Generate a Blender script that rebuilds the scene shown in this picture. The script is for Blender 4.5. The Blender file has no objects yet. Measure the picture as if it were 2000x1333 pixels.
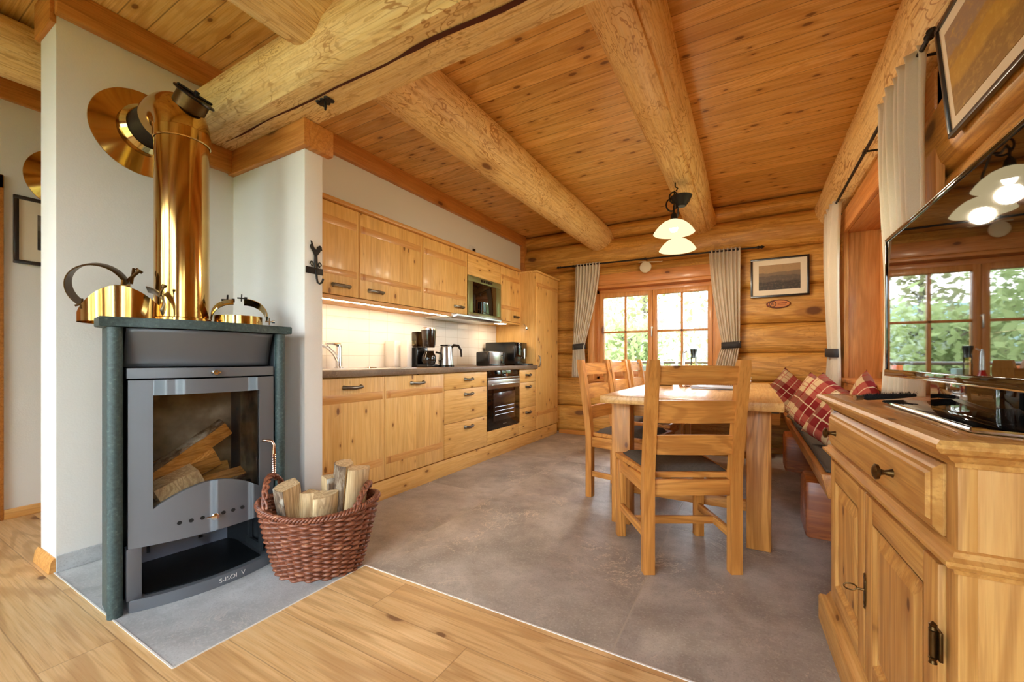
import bpy, bmesh, math, random
from mathutils import Vector, Matrix, noise as mnoise
random.seed(7)
R = math.radians
S = bpy.context.scene
COL = S.collection

# ---------------------------------------------------------------- camera, world, exposure
YAW = math.atan2(465, 810)
cam = bpy.data.cameras.new('camera'); cam.sensor_width = 36.0; cam.lens = 810 / 2000 * 36
cam.shift_y = (702 - 666.5) / 2000; cam.clip_start = 0.02
camo = bpy.data.objects.new('camera', cam); COL.objects.link(camo)
camo.location = (0, 0, 0.975); camo.rotation_euler = (R(90), 0, YAW)
S.camera = camo
S.view_settings.view_transform = 'Standard'; S.view_settings.look = 'None'
S.view_settings.gamma = 1; S.view_settings.use_curve_mapping = False
S.view_settings.exposure = 2.74
S.cycles.max_bounces = 10; S.cycles.diffuse_bounces = 6; S.cycles.glossy_bounces = 5
S.cycles.transparent_max_bounces = 12; S.cycles.caustics_reflective = False
S.cycles.caustics_refractive = False; S.cycles.sample_clamp_indirect = 6
S.cycles.use_denoising = True
SKY = 2.6
w = bpy.data.worlds.new('sky'); S.world = w; w.use_nodes = True
nt = w.node_tree; nt.nodes.clear()
out = nt.nodes.new('ShaderNodeOutputWorld'); bg = nt.nodes.new('ShaderNodeBackground')
tc = nt.nodes.new('ShaderNodeTexCoord'); no = nt.nodes.new('ShaderNodeTexNoise'); rp = nt.nodes.new('ShaderNodeValToRGB')
no.inputs['Scale'].default_value = 3; no.inputs['Detail'].default_value = 5
nt.links.new(tc.outputs['Generated'], no.inputs['Vector']); nt.links.new(no.outputs['Fac'], rp.inputs['Fac'])
rp.color_ramp.elements[0].position = .35; rp.color_ramp.elements[0].color = (.68, .84, 1, 1)
rp.color_ramp.elements[1].position = .62; rp.color_ramp.elements[1].color = (.90, .96, 1, 1)
nt.links.new(rp.outputs['Color'], bg.inputs['Color']); bg.inputs['Strength'].default_value = SKY
nt.links.new(bg.outputs[0], out.inputs[0])

# ---------------------------------------------------------------- mesh helpers
class MB:
    def __init__(s, o=(0, 0, 0)):
        s.bm = bmesh.new(); s.o = Vector(o)
    def box(s, x0, x1, y0, y1, z0, z1, b=0, m=None):
        vs = [s.bm.verts.new((x, y, z)) for x in (x0, x1) for y in (y0, y1) for z in (z0, z1)]
        fs = [(0, 1, 3, 2), (4, 6, 7, 5), (0, 4, 5, 1), (2, 3, 7, 6), (0, 2, 6, 4), (1, 5, 7, 3)]
        F = [s.bm.faces.new([vs[i] for i in f]) for f in fs]
        if b > 0:
            b = min(b, abs(x1 - x0) * .45, abs(y1 - y0) * .45, abs(z1 - z0) * .45)
            E = list({e for f in F for e in f.edges})
            r = bmesh.ops.bevel(s.bm, geom=E, offset=b, segments=2, affect='EDGES', profile=.5)
            vs = list({v for v in vs if v.is_valid} | {v for f in r['faces'] for v in f.verts})
        if m is not None:
            for v in vs: v.co = m @ v.co
        return s
    def bar(s, p0, p1, wd, ht, b=.003, up=(0, 0, 1)):
        p0 = Vector(p0); p1 = Vector(p1); d = p1 - p0; L = d.length; d.normalize()
        u = Vector(up); sx = d.cross(u)
        if sx.length < 1e-4: sx = d.cross(Vector((1, 0, 0)))
        sx.normalize(); sz = sx.cross(d)
        m = Matrix.Translation(p0) @ Matrix((sx, d, sz)).transposed().to_4x4()
        return s.box(-wd / 2, wd / 2, 0, L, -ht / 2, ht / 2, b, m)
    def poly(s, pts):
        return s.bm.faces.new([s.bm.verts.new(p) for p in pts])
    def prism(s, pts, v, b=0):
        """pts: closed loop of 3d points, v: extrusion vector"""
        v = Vector(v)
        A = [s.bm.verts.new(p) for p in pts]; B = [s.bm.verts.new(Vector(p) + v) for p in pts]
        n = len(A); F = [s.bm.faces.new(A[::-1]), s.bm.faces.new(B)]
        for i in range(n): F.append(s.bm.faces.new((A[i], A[(i + 1) % n], B[(i + 1) % n], B[i])))
        if b > 0:
            E = list({e for f in F[:2] for e in f.edges})
            bmesh.ops.bevel(s.bm, geom=E, offset=b, segments=2, affect='EDGES', profile=.5)
        return s
    def tube(s, pts, r, seg=12, cap=True, closed=False):
        pts = [Vector(p) for p in pts]; n = len(pts)
        rr = r if isinstance(r, (list, tuple)) else [r] * n
        rings = []; prev = None
        for i, p in enumerate(pts):
            if closed: d = pts[(i + 1) % n] - pts[i - 1]
            else: d = pts[min(i + 1, n - 1)] - pts[max(i - 1, 0)]
            d.normalize()
            if prev is None:
                a = Vector((0, 0, 1)) if abs(d.z) < .9 else Vector((1, 0, 0))
                x = d.cross(a).normalized()
            else:
                x = (prev - d * prev.dot(d)).normalized()
            prev = x; y = d.cross(x)
            rings.append([s.bm.verts.new(p + (x * math.cos(t) + y * math.sin(t)) * rr[i])
                          for t in [2 * math.pi * k / seg for k in range(seg)]])
        for i in range(n if closed else n - 1):
            A = rings[i]; B = rings[(i + 1) % n]
            off = 0
            if closed and i == n - 1:
                off = min(range(seg), key=lambda q: (A[0].co - B[q].co).length)
            for k in range(seg):
                s.bm.faces.new((A[k], A[(k + 1) % seg], B[(k + 1 + off) % seg], B[(k + off) % seg]))
        if cap and not closed:
            s.bm.faces.new(rings[0][::-1]); s.bm.faces.new(rings[-1])
        return s
    def cyl(s, p0, p1, r0, r1=None, seg=24, cap=True):
        return s.tube([p0, p1], [r0, r0 if r1 is None else r1], seg, cap)
    def lathe(s, prof, c=(0, 0, 0), axis=(0, 0, 1), seg=32, sx=1, sy=1):
        """prof: list of (r, h)"""
        d = Vector(axis).normalized()
        a = Vector((0, 0, 1)) if abs(d.z) < .9 else Vector((1, 0, 0))
        x = d.cross(a).normalized(); y = d.cross(x); c = Vector(c)
        rings = []
        for r, h in prof:
            if r < 1e-6: rings.append([s.bm.verts.new(c + d * h)])
            else: rings.append([s.bm.verts.new(c + d * h + (x * math.cos(t) * sx + y * math.sin(t) * sy) * r)
                                for t in [2 * math.pi * k / seg for k in range(seg)]])
        for A, B in zip(rings, rings[1:]):
            for k in range(seg):
                k2 = (k + 1) % seg
                if len(A) == 1 and len(B) == 1: continue
                if len(A) == 1: s.bm.faces.new((A[0], B[k2], B[k]))
                elif len(B) == 1: s.bm.faces.new((A[k], A[k2], B[0]))
                else: s.bm.faces.new((A[k], A[k2], B[k2], B[k]))
        return s
    def grid(s, f, nu, nv, closeu=False):
        V = [[s.bm.verts.new(f(i / (nu if closeu else nu - 1), j / (nv - 1))) for j in range(nv)] for i in range(nu)]
        for i in range(nu if closeu else nu - 1):
            for j in range(nv - 1):
                i2 = (i + 1) % nu
                s.bm.faces.new((V[i][j], V[i2][j], V[i2][j + 1], V[i][j + 1]))
        return V
    def build(s, name, mat, parent=None, smooth=True, angle=35, world=True, solid=0):
        """world=True: vertices are world coordinates, s.o is the origin"""
        bmesh.ops.recalc_face_normals(s.bm, faces=s.bm.faces[:])
        if s.o.length: bmesh.ops.translate(s.bm, vec=-s.o, verts=s.bm.verts[:])
        me = bpy.data.meshes.new(name); s.bm.to_mesh(me); s.bm.free()
        me.materials.append(mat)
        if smooth:
            me.polygons.foreach_set('use_smooth', [True] * len(me.polygons))
            try: me.set_sharp_from_angle(angle=R(angle))
            except Exception: pass
        ob = bpy.data.objects.new(name, me); COL.objects.link(ob)
        if solid:
            md = ob.modifiers.new('solid', 'SOLIDIFY'); md.thickness = solid; md.offset = 0
        if parent is not None: ob.parent = parent
        else: ob.location = s.o
        return ob

def tag(o, label, cat, group=None, kind=None):
    if label: o['label'] = label
    if cat: o['category'] = cat
    if group: o['group'] = group
    if kind: o['kind'] = kind
    return o
def thing(name, label, cat, loc=(0, 0, 0), rz=0, group=None):
    o = bpy.data.objects.new(name, None); COL.objects.link(o); o.empty_display_size = .1
    o.location = loc; o.rotation_euler = (0, 0, rz)
    return tag(o, label, cat, group)
def struct(o, label=None):
    o['kind'] = 'structure'
    if label: o['label'] = label
    return o
def copy_tree(o, parent=None):
    c = o.copy(); COL.objects.link(c)
    if parent is not None: c.parent = parent
    for ch in [x for x in bpy.data.objects if x.parent == o]: copy_tree(ch, c)
    return c

# ---------------------------------------------------------------- material helpers
def srgb(r, g=None, b=None):
    f = lambda v: (v / 255 / 12.92) if v / 255 <= .04045 else ((v / 255 + .055) / 1.055) ** 2.4
    return (f(r), f(g), f(b), 1)
class NT:
    def __init__(s, name):
        s.m = bpy.data.materials.new(name); s.m.use_nodes = True; s.t = s.m.node_tree; s.t.nodes.clear()
        s.out = s.t.nodes.new('ShaderNodeOutputMaterial')
    def n(s, ty, **kw):
        x = s.t.nodes.new(ty)
        for k, v in kw.items(): setattr(x, k, v)
        return x
    def l(s, a, b): s.t.links.new(a, b)
    def put(s, sock, v):
        if hasattr(v, 'is_output') or isinstance(v, bpy.types.NodeSocket): s.l(v, sock)
        elif v is not None: sock.default_value = v
    def math(s, op, a, b=None, c=None):
        x = s.n('ShaderNodeMath', operation=op); s.put(x.inputs[0], a)
        if b is not None: s.put(x.inputs[1], b)
        if c is not None: s.put(x.inputs[2], c)
        return x.outputs[0]
    def vmath(s, op, a, b=None):
        x = s.n('ShaderNodeVectorMath', operation=op); s.put(x.inputs[0], a)
        if b is not None: s.put(x.inputs[1], b)
        return x.outputs[0]
    def obj(s, rnd=True):
        c = s.n('ShaderNodeTexCoord').outputs['Object']
        if rnd:
            i = s.n('ShaderNodeObjectInfo').outputs['Random']
            c = s.vmath('ADD', c, s.comb(s.math('MULTIPLY', i, 7.3), s.math('MULTIPLY', i, 31.7), s.math('MULTIPLY', i, 13.1)))
        return c
    def sep(s, v):
        x = s.n('ShaderNodeSeparateXYZ'); s.l(v, x.inputs[0]); return x.outputs
    def comb(s, a, b, c):
        x = s.n('ShaderNodeCombineXYZ'); s.put(x.inputs[0], a); s.put(x.inputs[1], b); s.put(x.inputs[2], c); return x.outputs[0]
    def noise(s, v, sc, det=3, ro=.5, di=0):
        x = s.n('ShaderNodeTexNoise'); s.l(v, x.inputs['Vector']); x.inputs['Scale'].default_value = sc
        x.inputs['Detail'].default_value = det; x.inputs['Roughness'].default_value = ro; x.inputs['Distortion'].default_value = di
        return x.outputs['Fac']
    def ramp(s, f, els, interp='LINEAR'):
        x = s.n('ShaderNodeValToRGB'); s.put(x.inputs[0], f); cr = x.color_ramp; cr.interpolation = interp
        while len(cr.elements) < len(els): cr.elements.new(.5)
        for e, (p, c) in zip(cr.elements, els):
            e.position = p; e.color = c if len(c) == 4 else (*c, 1)
        return x.outputs[0]
    def step(s, f, a, b):
        x = s.n('ShaderNodeMapRange'); x.interpolation_type = 'SMOOTHSTEP'; s.put(x.inputs[0], f)
        x.inputs[1].default_value = a; x.inputs[2].default_value = b; return x.outputs[0]
    def mix(s, f, a, b, mode='MIX'):
        x = s.n('ShaderNodeMix', data_type='RGBA', blend_type=mode); s.put(x.inputs[0], f); s.put(x.inputs[6], a); s.put(x.inputs[7], b)
        return x.outputs[2]
    def bump(s, h, st, dist=.01):
        x = s.n('ShaderNodeBump'); s.put(x.inputs['Height'], h); x.inputs['Strength'].default_value = st
        x.inputs['Distance'].default_value = dist; return x.outputs[0]
    def prin(s, color, rough=.5, metal=0, normal=None, spec=.5, coat=0, ior=None, **kw):
        p = s.n('ShaderNodeBsdfPrincipled'); s.put(p.inputs['Base Color'], color); s.put(p.inputs['Roughness'], rough)
        p.inputs['Metallic'].default_value = metal; p.inputs['Specular IOR Level'].default_value = spec
        p.inputs['Coat Weight'].default_value = coat; p.inputs['Coat Roughness'].default_value = .15
        if ior: p.inputs['IOR'].default_value = ior
        if normal is not None: s.l(normal, p.inputs['Normal'])
        for k, v in kw.items(): s.put(p.inputs[k.replace('_', ' ')], v)
        s.l(p.outputs[0], s.out.inputs[0]); s.p = p; return s.m

def plain(name, c, rough=.5, metal=0, spec=.5, coat=0, var=.06, vs=6, ior=None, bump=0, bs=60):
    t = NT(name); v = t.obj()
    f = t.noise(v, vs, 3)
    dk = tuple(x * (1 - var * 2) for x in c[:3]) + (1,); lt = tuple(min(1, x * (1 + var)) for x in c[:3]) + (1,)
    col = t.mix(f, dk, lt)
    nrm = t.bump(t.noise(v, bs, 3), bump, .004) if bump else None
    return t.prin(col, rough, metal, nrm, spec, coat, ior)

def wood(name, light, mid, dark, axis='x', pl=None, s=1., knots=.6, kscale=3.2, rough=.45, coat=.15, var=.25, rnd=True,
         seam=.0035, contour=0, seamdark=.35, plen=None, bump=.15, tint=None, grainmix=.55, fine=1.0, ring=3):
    """procedural wood: grain along axis; pl=(axis,width) planks"""
    t = NT(name); v = t.obj(rnd); c = t.sep(v); ix = 'xyz'.index(axis)
    a = c[ix]; others = [c[i] for i in range(3) if i != ix]
    b, d = others
    pid = None; seamf = None
    if pl:
        pa, pw = pl; pc = c['xyz'.index(pa)]
        q = t.math('DIVIDE', pc, pw); pid = t.math('FLOOR', q); fr = t.math('FRACT', q)
        dist = t.math('MINIMUM', fr, t.math('SUBTRACT', 1.0, fr))
        seamf = t.math('SUBTRACT', 1.0, t.step(dist, seam / pw * .4, seam / pw))
        if plen:
            wn = t.n('ShaderNodeTexWhiteNoise', noise_dimensions='1D'); t.l(t.math('ADD', pid, .5), wn.inputs['W'])
            al = t.math('ADD', t.math('DIVIDE', a, plen), t.math('MULTIPLY', wn.outputs['Value'], 3.7))
            aid = t.math('FLOOR', al); af = t.math('FRACT', al)
            d2 = t.math('MINIMUM', af, t.math('SUBTRACT', 1.0, af))
            seamf = t.math('MAXIMUM', seamf, t.math('SUBTRACT', 1.0, t.step(d2, seam / plen * .4, seam / plen)))
            pid = t.math('ADD', pid, t.math('MULTIPLY', aid, 17.3))
        sh = t.math('MULTIPLY', pid, 5.37)
        a = t.math('ADD', a, sh); b = t.math('ADD', b, sh)
    g = t.comb(t.math('MULTIPLY', a, .06), b, d)
    big = t.comb(t.math('MULTIPLY', a, .13), b, d)
    warp = t.noise(big, 3.2 * s, 2, .5, .6)
    rings = t.math('SINE', t.math('ADD', t.math('MULTIPLY', warp, 26.0 * ring), t.math('MULTIPLY', t.noise(g, 22 * s, 2), 9.0)))
    rings = t.step(rings, -.1, 1.0)
    f1 = t.noise(g, 70 * s, 4, .6)
    col = t.mix(t.step(f1, .3, .7), light, mid)
    col = t.mix(t.math('MULTIPLY', rings, grainmix), col, dark)
    f2 = t.noise(t.comb(t.math('MULTIPLY', a, .025), b, d), 190 * s, 2)
    col = t.mix(t.math('MULTIPLY', t.step(f2, .45, .8), .5 * fine), col, dark)
    f3 = t.noise(t.comb(t.math('MULTIPLY', a, .03), b, d), 75 * s, 3, .6)
    col = t.mix(t.math('MULTIPLY', t.step(f3, .56, .68), .45 * fine), col, dark)
    blot = t.noise(big, 1.7 * s, 3)
    col = t.mix(t.math('MULTIPLY', t.step(blot, .45, .75), .35), col, mid)
    if contour:
        n1 = t.noise(t.comb(t.math('MULTIPLY', a, .30), b, d), 5.0 * s, 4, .6, .6)
        fr = t.math('PINGPONG', t.math('MULTIPLY', n1, 34.0), 1.0)
        ln = t.math('SUBTRACT', 1.0, t.step(fr, .05, .34))
        gate = t.math('MULTIPLY_ADD', t.step(t.noise(v, 3.1 * s, 2), .42, .62), .75, .25)
        col = t.mix(t.math('MULTIPLY', t.math('MULTIPLY', ln, gate), contour), col, dark)
        sp = t.step(t.noise(t.comb(t.math('MULTIPLY', a, .3), b, d), 30 * s, 2), .62, .70)
        col = t.mix(t.math('MULTIPLY', sp, contour * .6), col, dark)
    kd = (dark[0] * .32, dark[1] * .22, dark[2] * .15, 1)
    if knots:
        vo = t.n('ShaderNodeTexVoronoi', voronoi_dimensions='2D'); kv = t.comb(t.math('MULTIPLY', a, .5), t.math('ADD', b, d), 0.0)
        t.l(kv, vo.inputs['Vector']); vo.inputs['Scale'].default_value = kscale * s; vo.inputs['Randomness'].default_value = 1
        cs = t.sep(vo.outputs['Color'])
        on = t.step(cs[0], 1 - knots, 1 - knots + .05)
        rad = t.math('MULTIPLY_ADD', cs[1], .07, .045)
        wob = t.math('MULTIPLY_ADD', t.noise(v, 40, 2), .02, -.010)
        dd = t.math('DIVIDE', t.math('ADD', vo.outputs['Distance'], wob), rad)
        halo = t.math('MULTIPLY', t.math('SUBTRACT', 1.0, t.step(dd, .9, 3.0)), on)
        core = t.math('MULTIPLY', t.math('SUBTRACT', 1.0, t.step(dd, .55, 1.1)), on)
        col = t.mix(t.math('MULTIPLY', halo, .5), col, dark)
        col = t.mix(t.math('MULTIPLY', core, .85), col, kd)
    if pid is not None:
        wn = t.n('ShaderNodeTexWhiteNoise', noise_dimensions='1D'); t.l(pid, wn.inputs['W'])
        k = t.math('MULTIPLY_ADD', wn.outputs['Value'], var, 1 - var * .6)
        col = t.mix(1.0, col, t.comb(k, t.math('POWER', k, 1.25), t.math('POWER', k, 1.6)), 'MULTIPLY')
        col = t.mix(t.math('MULTIPLY', seamf, 1 - seamdark), col, kd)
    h = t.math('ADD', t.math('MULTIPLY', f1, .5), t.math('MULTIPLY', f2, .3))
    if seamf is not None: h = t.math('SUBTRACT', h, t.math('MULTIPLY', seamf, 2.0))
    return t.prin(col, t.math('MULTIPLY_ADD', f1, .2, rough - .1), 0, t.bump(h, bump, .003), .4, coat)

def glass(name, tint=(1, 1, 1, 1), refl=1.0, rough=0.0):
    t = NT(name); fr = t.n('ShaderNodeFresnel'); fr.inputs[0].default_value = 1.5
    tr = t.n('ShaderNodeBsdfTransparent'); tr.inputs[0].default_value = tint
    gl = t.n('ShaderNodeBsdfGlossy'); gl.inputs['Roughness'].default_value = rough
    mx = t.n('ShaderNodeMixShader'); t.l(t.math('MULTIPLY', fr.outputs[0], refl), mx.inputs[0])
    t.l(tr.outputs[0], mx.inputs[1]); t.l(gl.outputs[0], mx.inputs[2]); t.l(mx.outputs[0], t.out.inputs[0]); return t.m
def emit(name, c, st):
    t = NT(name); e = t.n('ShaderNodeEmission'); e.inputs[0].default_value = c; e.inputs[1].default_value = st
    t.l(e.outputs[0], t.out.inputs[0]); return t.m

# woods
M = {}
M['ceil'] = wood('ceiling_boards', srgb(250, 212, 138), srgb(242, 194, 110), srgb(200, 138, 64), 'x', ('y', .115), knots=.75, kscale=7, var=.22, rnd=False, coat=.2, grainmix=.35, ring=4)
LC = (srgb(252, 222, 160), srgb(246, 208, 138), srgb(184, 124, 60))
M['beam_x'] = wood('log_beam_across', *LC, 'x', knots=.35, kscale=1.8, contour=.85, rough=.6, coat=0, grainmix=.18, ring=2, bump=.3)
M['beam_y'] = wood('log_beam_along', *LC, 'y', knots=.35, kscale=1.8, contour=.85, rough=.6, coat=0, grainmix=.18, ring=2, bump=.3)
WC = (srgb(226, 172, 90), srgb(212, 152, 64), srgb(152, 94, 30))
M['logwall_x'] = wood('log_wall_back', *WC, 'x', knots=.4, kscale=2.4, contour=.35, rough=.5, coat=.05, grainmix=.45, ring=2, bump=.25)
M['logwall_y'] = wood('log_wall_side', *WC, 'y', knots=.4, kscale=2.4, contour=.35, rough=.5, coat=.05, grainmix=.45, ring=2, bump=.25)
KC = (srgb(242, 198, 124), srgb(232, 182, 102), srgb(202, 142, 68))
M['cab_v'] = wood('cabinet_pine_upright', *KC, 'z', ('y', .095), knots=.5, kscale=9, var=.12, seam=.0012, seamdark=.75, grainmix=.22, coat=.1)
M['cab_h'] = wood('cabinet_pine_level', *KC, 'y', knots=.5, kscale=9, grainmix=.25, coat=.1)
M['cab_x'] = wood('cabinet_pine_side', *KC, 'z', ('x', .11), knots=.4, kscale=4.0, var=.1, seam=.0012, seamdark=.75, grainmix=.22, coat=.2)
M['batten'] = wood('cabinet_batten', srgb(226, 172, 100), srgb(214, 154, 82), srgb(184, 120, 54), 'y', knots=.15, grainmix=.35, coat=.2)
M['trim_y'] = wood('trim_along', srgb(214, 146, 72), srgb(200, 128, 56), srgb(156, 90, 32), 'y', knots=.25, grainmix=.25, ring=3)
M['trim_x'] = wood('trim_across', srgb(214, 146, 72), srgb(200, 128, 56), srgb(156, 90, 32), 'x', knots=.25, grainmix=.25, ring=3)
M['oak'] = wood('oak_floor', srgb(232, 196, 142), srgb(222, 180, 122), srgb(178, 130, 76), 'x', ('y', .19), knots=.5, kscale=4, var=.14, rnd=False, seam=.0025, seamdark=.6, plen=1.9, grainmix=.5, ring=2, s=.9, coat=.1)
FC = (srgb(216, 152, 78), srgb(200, 132, 60), srgb(152, 90, 34))
for ax in 'xyz': M['furn_' + ax] = wood('oiled_pine_' + ax, *FC, ax, knots=.3, kscale=8, grainmix=.5, coat=.1, ring=3)
M['table'] = wood('table_top_pine', srgb(232, 184, 118), srgb(220, 166, 98), srgb(186, 128, 62), 'y', ('x', .125), knots=.3, kscale=3.5, var=.12, seam=.001, seamdark=.8, grainmix=.35, coat=.5, rough=.32)
SC = (srgb(222, 172, 100), srgb(208, 152, 80), srgb(168, 112, 50))
for ax in 'xyz': M['side_' + ax] = wood('waxed_pine_' + ax, *SC, ax, knots=.4, kscale=9, grainmix=.45, coat=.08, rough=.5, ring=3)
M['side_top'] = wood('waxed_pine_top', srgb(206, 150, 84), srgb(192, 132, 66), srgb(152, 96, 40), 'y', ('x', .13), knots=.2, grainmix=.4, coat=.4, rough=.3, var=.1, seam=.0012)
M['win_v'] = wood('window_pine_upright', srgb(220, 156, 88), srgb(208, 138, 70), srgb(170, 102, 44), 'z', knots=.25, grainmix=.3, ring=3)
M['win_h'] = wood('window_pine_level', srgb(216, 148, 82), srgb(204, 130, 64), srgb(164, 96, 40), 'x', knots=.15, grainmix=.3, ring=3)
M['win_hy'] = wood('window_pine_level_side', srgb(216, 148, 82), srgb(204, 130, 64), srgb(164, 96, 40), 'y', knots=.15, grainmix=.3, ring=3)
M['benchlog'] = wood('bench_log', srgb(178, 100, 44), srgb(160, 82, 32), srgb(112, 48, 14), 'x', knots=.2, contour=.5, grainmix=.5, ring=4, coat=.2)
M['benchend'] = wood('bench_log_end', srgb(206, 150, 84), srgb(192, 132, 66), srgb(150, 96, 44), 'z', knots=.1, grainmix=.4)
M['bench_y'] = wood('bench_plank', srgb(206, 142, 72), srgb(190, 122, 54), srgb(146, 84, 30), 'y', knots=.2, grainmix=.4)
M['bench_x'] = wood('bench_plank_across', srgb(206, 142, 72), srgb(190, 122, 54), srgb(146, 84, 30), 'x', knots=.2, grainmix=.4)
M['split'] = wood('split_firewood', srgb(222, 198, 156), srgb(200, 170, 124), srgb(146, 112, 74), 'z', knots=.05, grainmix=.5, coat=0, rough=.8, bump=.5, s=2)
M['splitx'] = wood('split_firewood_warm', srgb(224, 170, 96), srgb(206, 144, 66), srgb(150, 92, 34), 'y', knots=.05, grainmix=.5, coat=0, rough=.8, bump=.5, s=2)
# bark
t = NT('bark'); v = t.obj(); c = t.sep(v); vv = t.comb(c[0], c[1], t.math('MULTIPLY', c[2], .35))
f = t.noise(vv, 38, 5, .65, .8); g2 = t.noise(v, 14, 4)
col = t.ramp(f, [(.3, srgb(58, 44, 34)), (.5, srgb(112, 90, 70)), (.68, srgb(158, 142, 120))])
col = t.mix(t.step(g2, .5, .65), col, srgb(176, 170, 156))
M['bark'] = t.prin(col, .9, 0, t.bump(f, .8, .01))
# walls
M['wall'] = plain('white_plaster', srgb(238, 236, 230), .9, var=.008, spec=.2, bump=.15, bs=140)
# kitchen tiles
t = NT('white_wall_tiles'); v = t.obj(False); c = t.sep(v)
zz = t.math('DIVIDE', t.math('SUBTRACT', c[2], .905), .1); zf = t.math('FRACT', zz)
yy = t.math('DIVIDE', c[1], .2); yf = t.math('FRACT', yy)
dz = t.math('MULTIPLY', t.math('MINIMUM', zf, t.math('SUBTRACT', 1.0, zf)), .1)
dy = t.math('MULTIPLY', t.math('MINIMUM', yf, t.math('SUBTRACT', 1.0, yf)), .2)
gr = t.math('SUBTRACT', 1.0, t.step(t.math('MINIMUM', dz, dy), .0008, .0026))
M['tile'] = t.prin(t.mix(gr, srgb(240, 236, 228), srgb(214, 206, 194)), .25, 0, t.bump(t.math('MULTIPLY', gr, -1.0), .3, .003))
# stone floor
def stone(name, ca, cb, cc, vein, tw, th, ox, oy, grout):
    t = NT(name); v = t.obj(False); c = t.sep(v)
    xq = t.math('DIVIDE', t.math('SUBTRACT', c[0], ox), tw); yq = t.math('DIVIDE', t.math('SUBTRACT', c[1], oy), th)
    xf = t.math('FRACT', xq); yf = t.math('FRACT', yq)
    tid = t.math('ADD', t.math('MULTIPLY', t.math('FLOOR', xq), 3.1), t.math('MULTIPLY', t.math('FLOOR', yq), 7.7))
    vv = t.vmath('ADD', v, t.comb(tid, t.math('MULTIPLY', tid, .37), 0.0))
    n1 = t.noise(vv, 2.2, 5, .6, .4); n2 = t.noise(vv, 9, 5, .65); n3 = t.noise(vv, 90, 3, .6)
    col = t.ramp(n1, [(.32, ca), (.5, cb), (.7, cc)])
    col = t.mix(t.math('MULTIPLY', t.step(n2, .4, .7), .45), col, ca)
    col = t.mix(t.math('MULTIPLY', t.step(n3, .5, .7), .42), col, cc)
    col = t.mix(t.math('MULTIPLY', t.step(t.noise(vv, 150, 3), .52, .7), .5), col, ca)
    vn = t.noise(vv, 2.7, 7, .7, 1.2); ve = t.math('ABSOLUTE', t.math('SUBTRACT', vn, .5))
    gate = t.step(t.noise(vv, 1.9, 2), .47, .62)
    col = t.mix(t.math('MULTIPLY', t.math('MULTIPLY', t.math('SUBTRACT', 1.0, t.step(ve, .0, .010)), gate), .85), col, vein)
    dx = t.math('MULTIPLY', t.math('MINIMUM', xf, t.math('SUBTRACT', 1.0, xf)), tw)
    dy = t.math('MULTIPLY', t.math('MINIMUM', yf, t.math('SUBTRACT', 1.0, yf)), th)
    gr = t.math('SUBTRACT', 1.0, t.step(t.math('MINIMUM', dx, dy), .002, .0045))
    col = t.mix(t.math('MULTIPLY', gr, .9), col, grout)
    return t.prin(col, t.math('MULTIPLY_ADD', n2, .25, .28), 0, t.bump(t.math('ADD', n3, t.math('MULTIPLY', gr, -1.5)), .15, .003), .4)
M['stone'] = stone('stone_floor_tiles', srgb(134, 126, 117), srgb(168, 160, 151), srgb(197, 190, 182), srgb(224, 208, 186), 1.17, 1.17, -.4, 1.36, srgb(176, 166, 152))
M['hearth'] = stone('hearth_stone', srgb(150, 152, 152), srgb(180, 182, 182), srgb(204, 206, 206), srgb(198, 194, 188), 9, 9, -5, -4, srgb(150, 150, 148))
M['worktop'] = stone('worktop_laminate', srgb(104, 84, 66), srgb(132, 110, 88), srgb(150, 128, 104), srgb(160, 138, 112), 30, 30, -10, -10, srgb(120, 100, 80))
# metals and misc
M['steel'] = plain('brushed_steel', srgb(196, 196, 194), .28, 1, var=.03)
M['chrome'] = plain('chrome', srgb(220, 220, 222), .08, 1, var=.01)
M['copper'] = plain('copper_nickel', srgb(206, 170, 150), .15, 1, var=.02)
M['pewter'] = plain('pewter_pull', srgb(126, 118, 106), .35, 1, var=.1, vs=40)
M['antique'] = plain('antique_brass', srgb(96, 70, 38), .35, .9, var=.2, vs=60)
t = NT('gold_flue'); v = t.obj(); f = t.noise(v, 1.5, 3)
col = t.mix(t.step(f, .35, .65), srgb(212, 178, 106), srgb(192, 146, 84)); M['brass'] = t.prin(col, .12, 1)
M['brass_light'] = plain('pale_brass', srgb(214, 190, 128), .12, 1, var=.04)
M['iron'] = plain('black_iron', srgb(42, 36, 32), .5, .6, var=.2, vs=50, bump=.2)
M['stove'] = plain('stove_steel_grey', srgb(114, 119, 126), .42, .4, var=.06, vs=5)
M['stove_dark'] = plain('stove_steel_dark', srgb(70, 76, 82), .4, .5, var=.1)
t = NT('soapstone'); v = t.obj(); f = t.noise(v, 90, 4, .7); g2 = t.noise(v, 7, 3)
col = t.ramp(f, [(.3, srgb(40, 56, 58)), (.6, srgb(66, 86, 86)), (.78, srgb(120, 140, 136))]); M['soap'] = t.prin(t.mix(t.math('MULTIPLY', g2, .4), col, srgb(60, 76, 78)), .5, 0, t.bump(f, .15, .003))
t = NT('firebox_brick'); v = t.obj(); f = t.noise(v, 8, 4); M['fire'] = t.prin(t.ramp(f, [(.35, srgb(96, 88, 76)), (.6, srgb(160, 148, 128)), (.8, srgb(206, 196, 174))]), .9)
M['black'] = plain('black_plastic', srgb(20, 20, 20), .25, 0, var=.1, coat=.3)
M['matblack'] = plain('matt_black', srgb(16, 15, 15), .8, 0, var=.2)
M['blackglass'] = plain('black_glass', srgb(10, 8, 8), .04, 0, var=0, ior=1.7)
M['screen'] = plain('tv_screen', srgb(9, 8, 7), .02, 0, var=0, ior=2.3, spec=.5)
M['glass'] = glass('window_glass')
M['stoveglass'] = glass('stove_glass', (.95, .92, .86, 1), 1.3)
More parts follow.
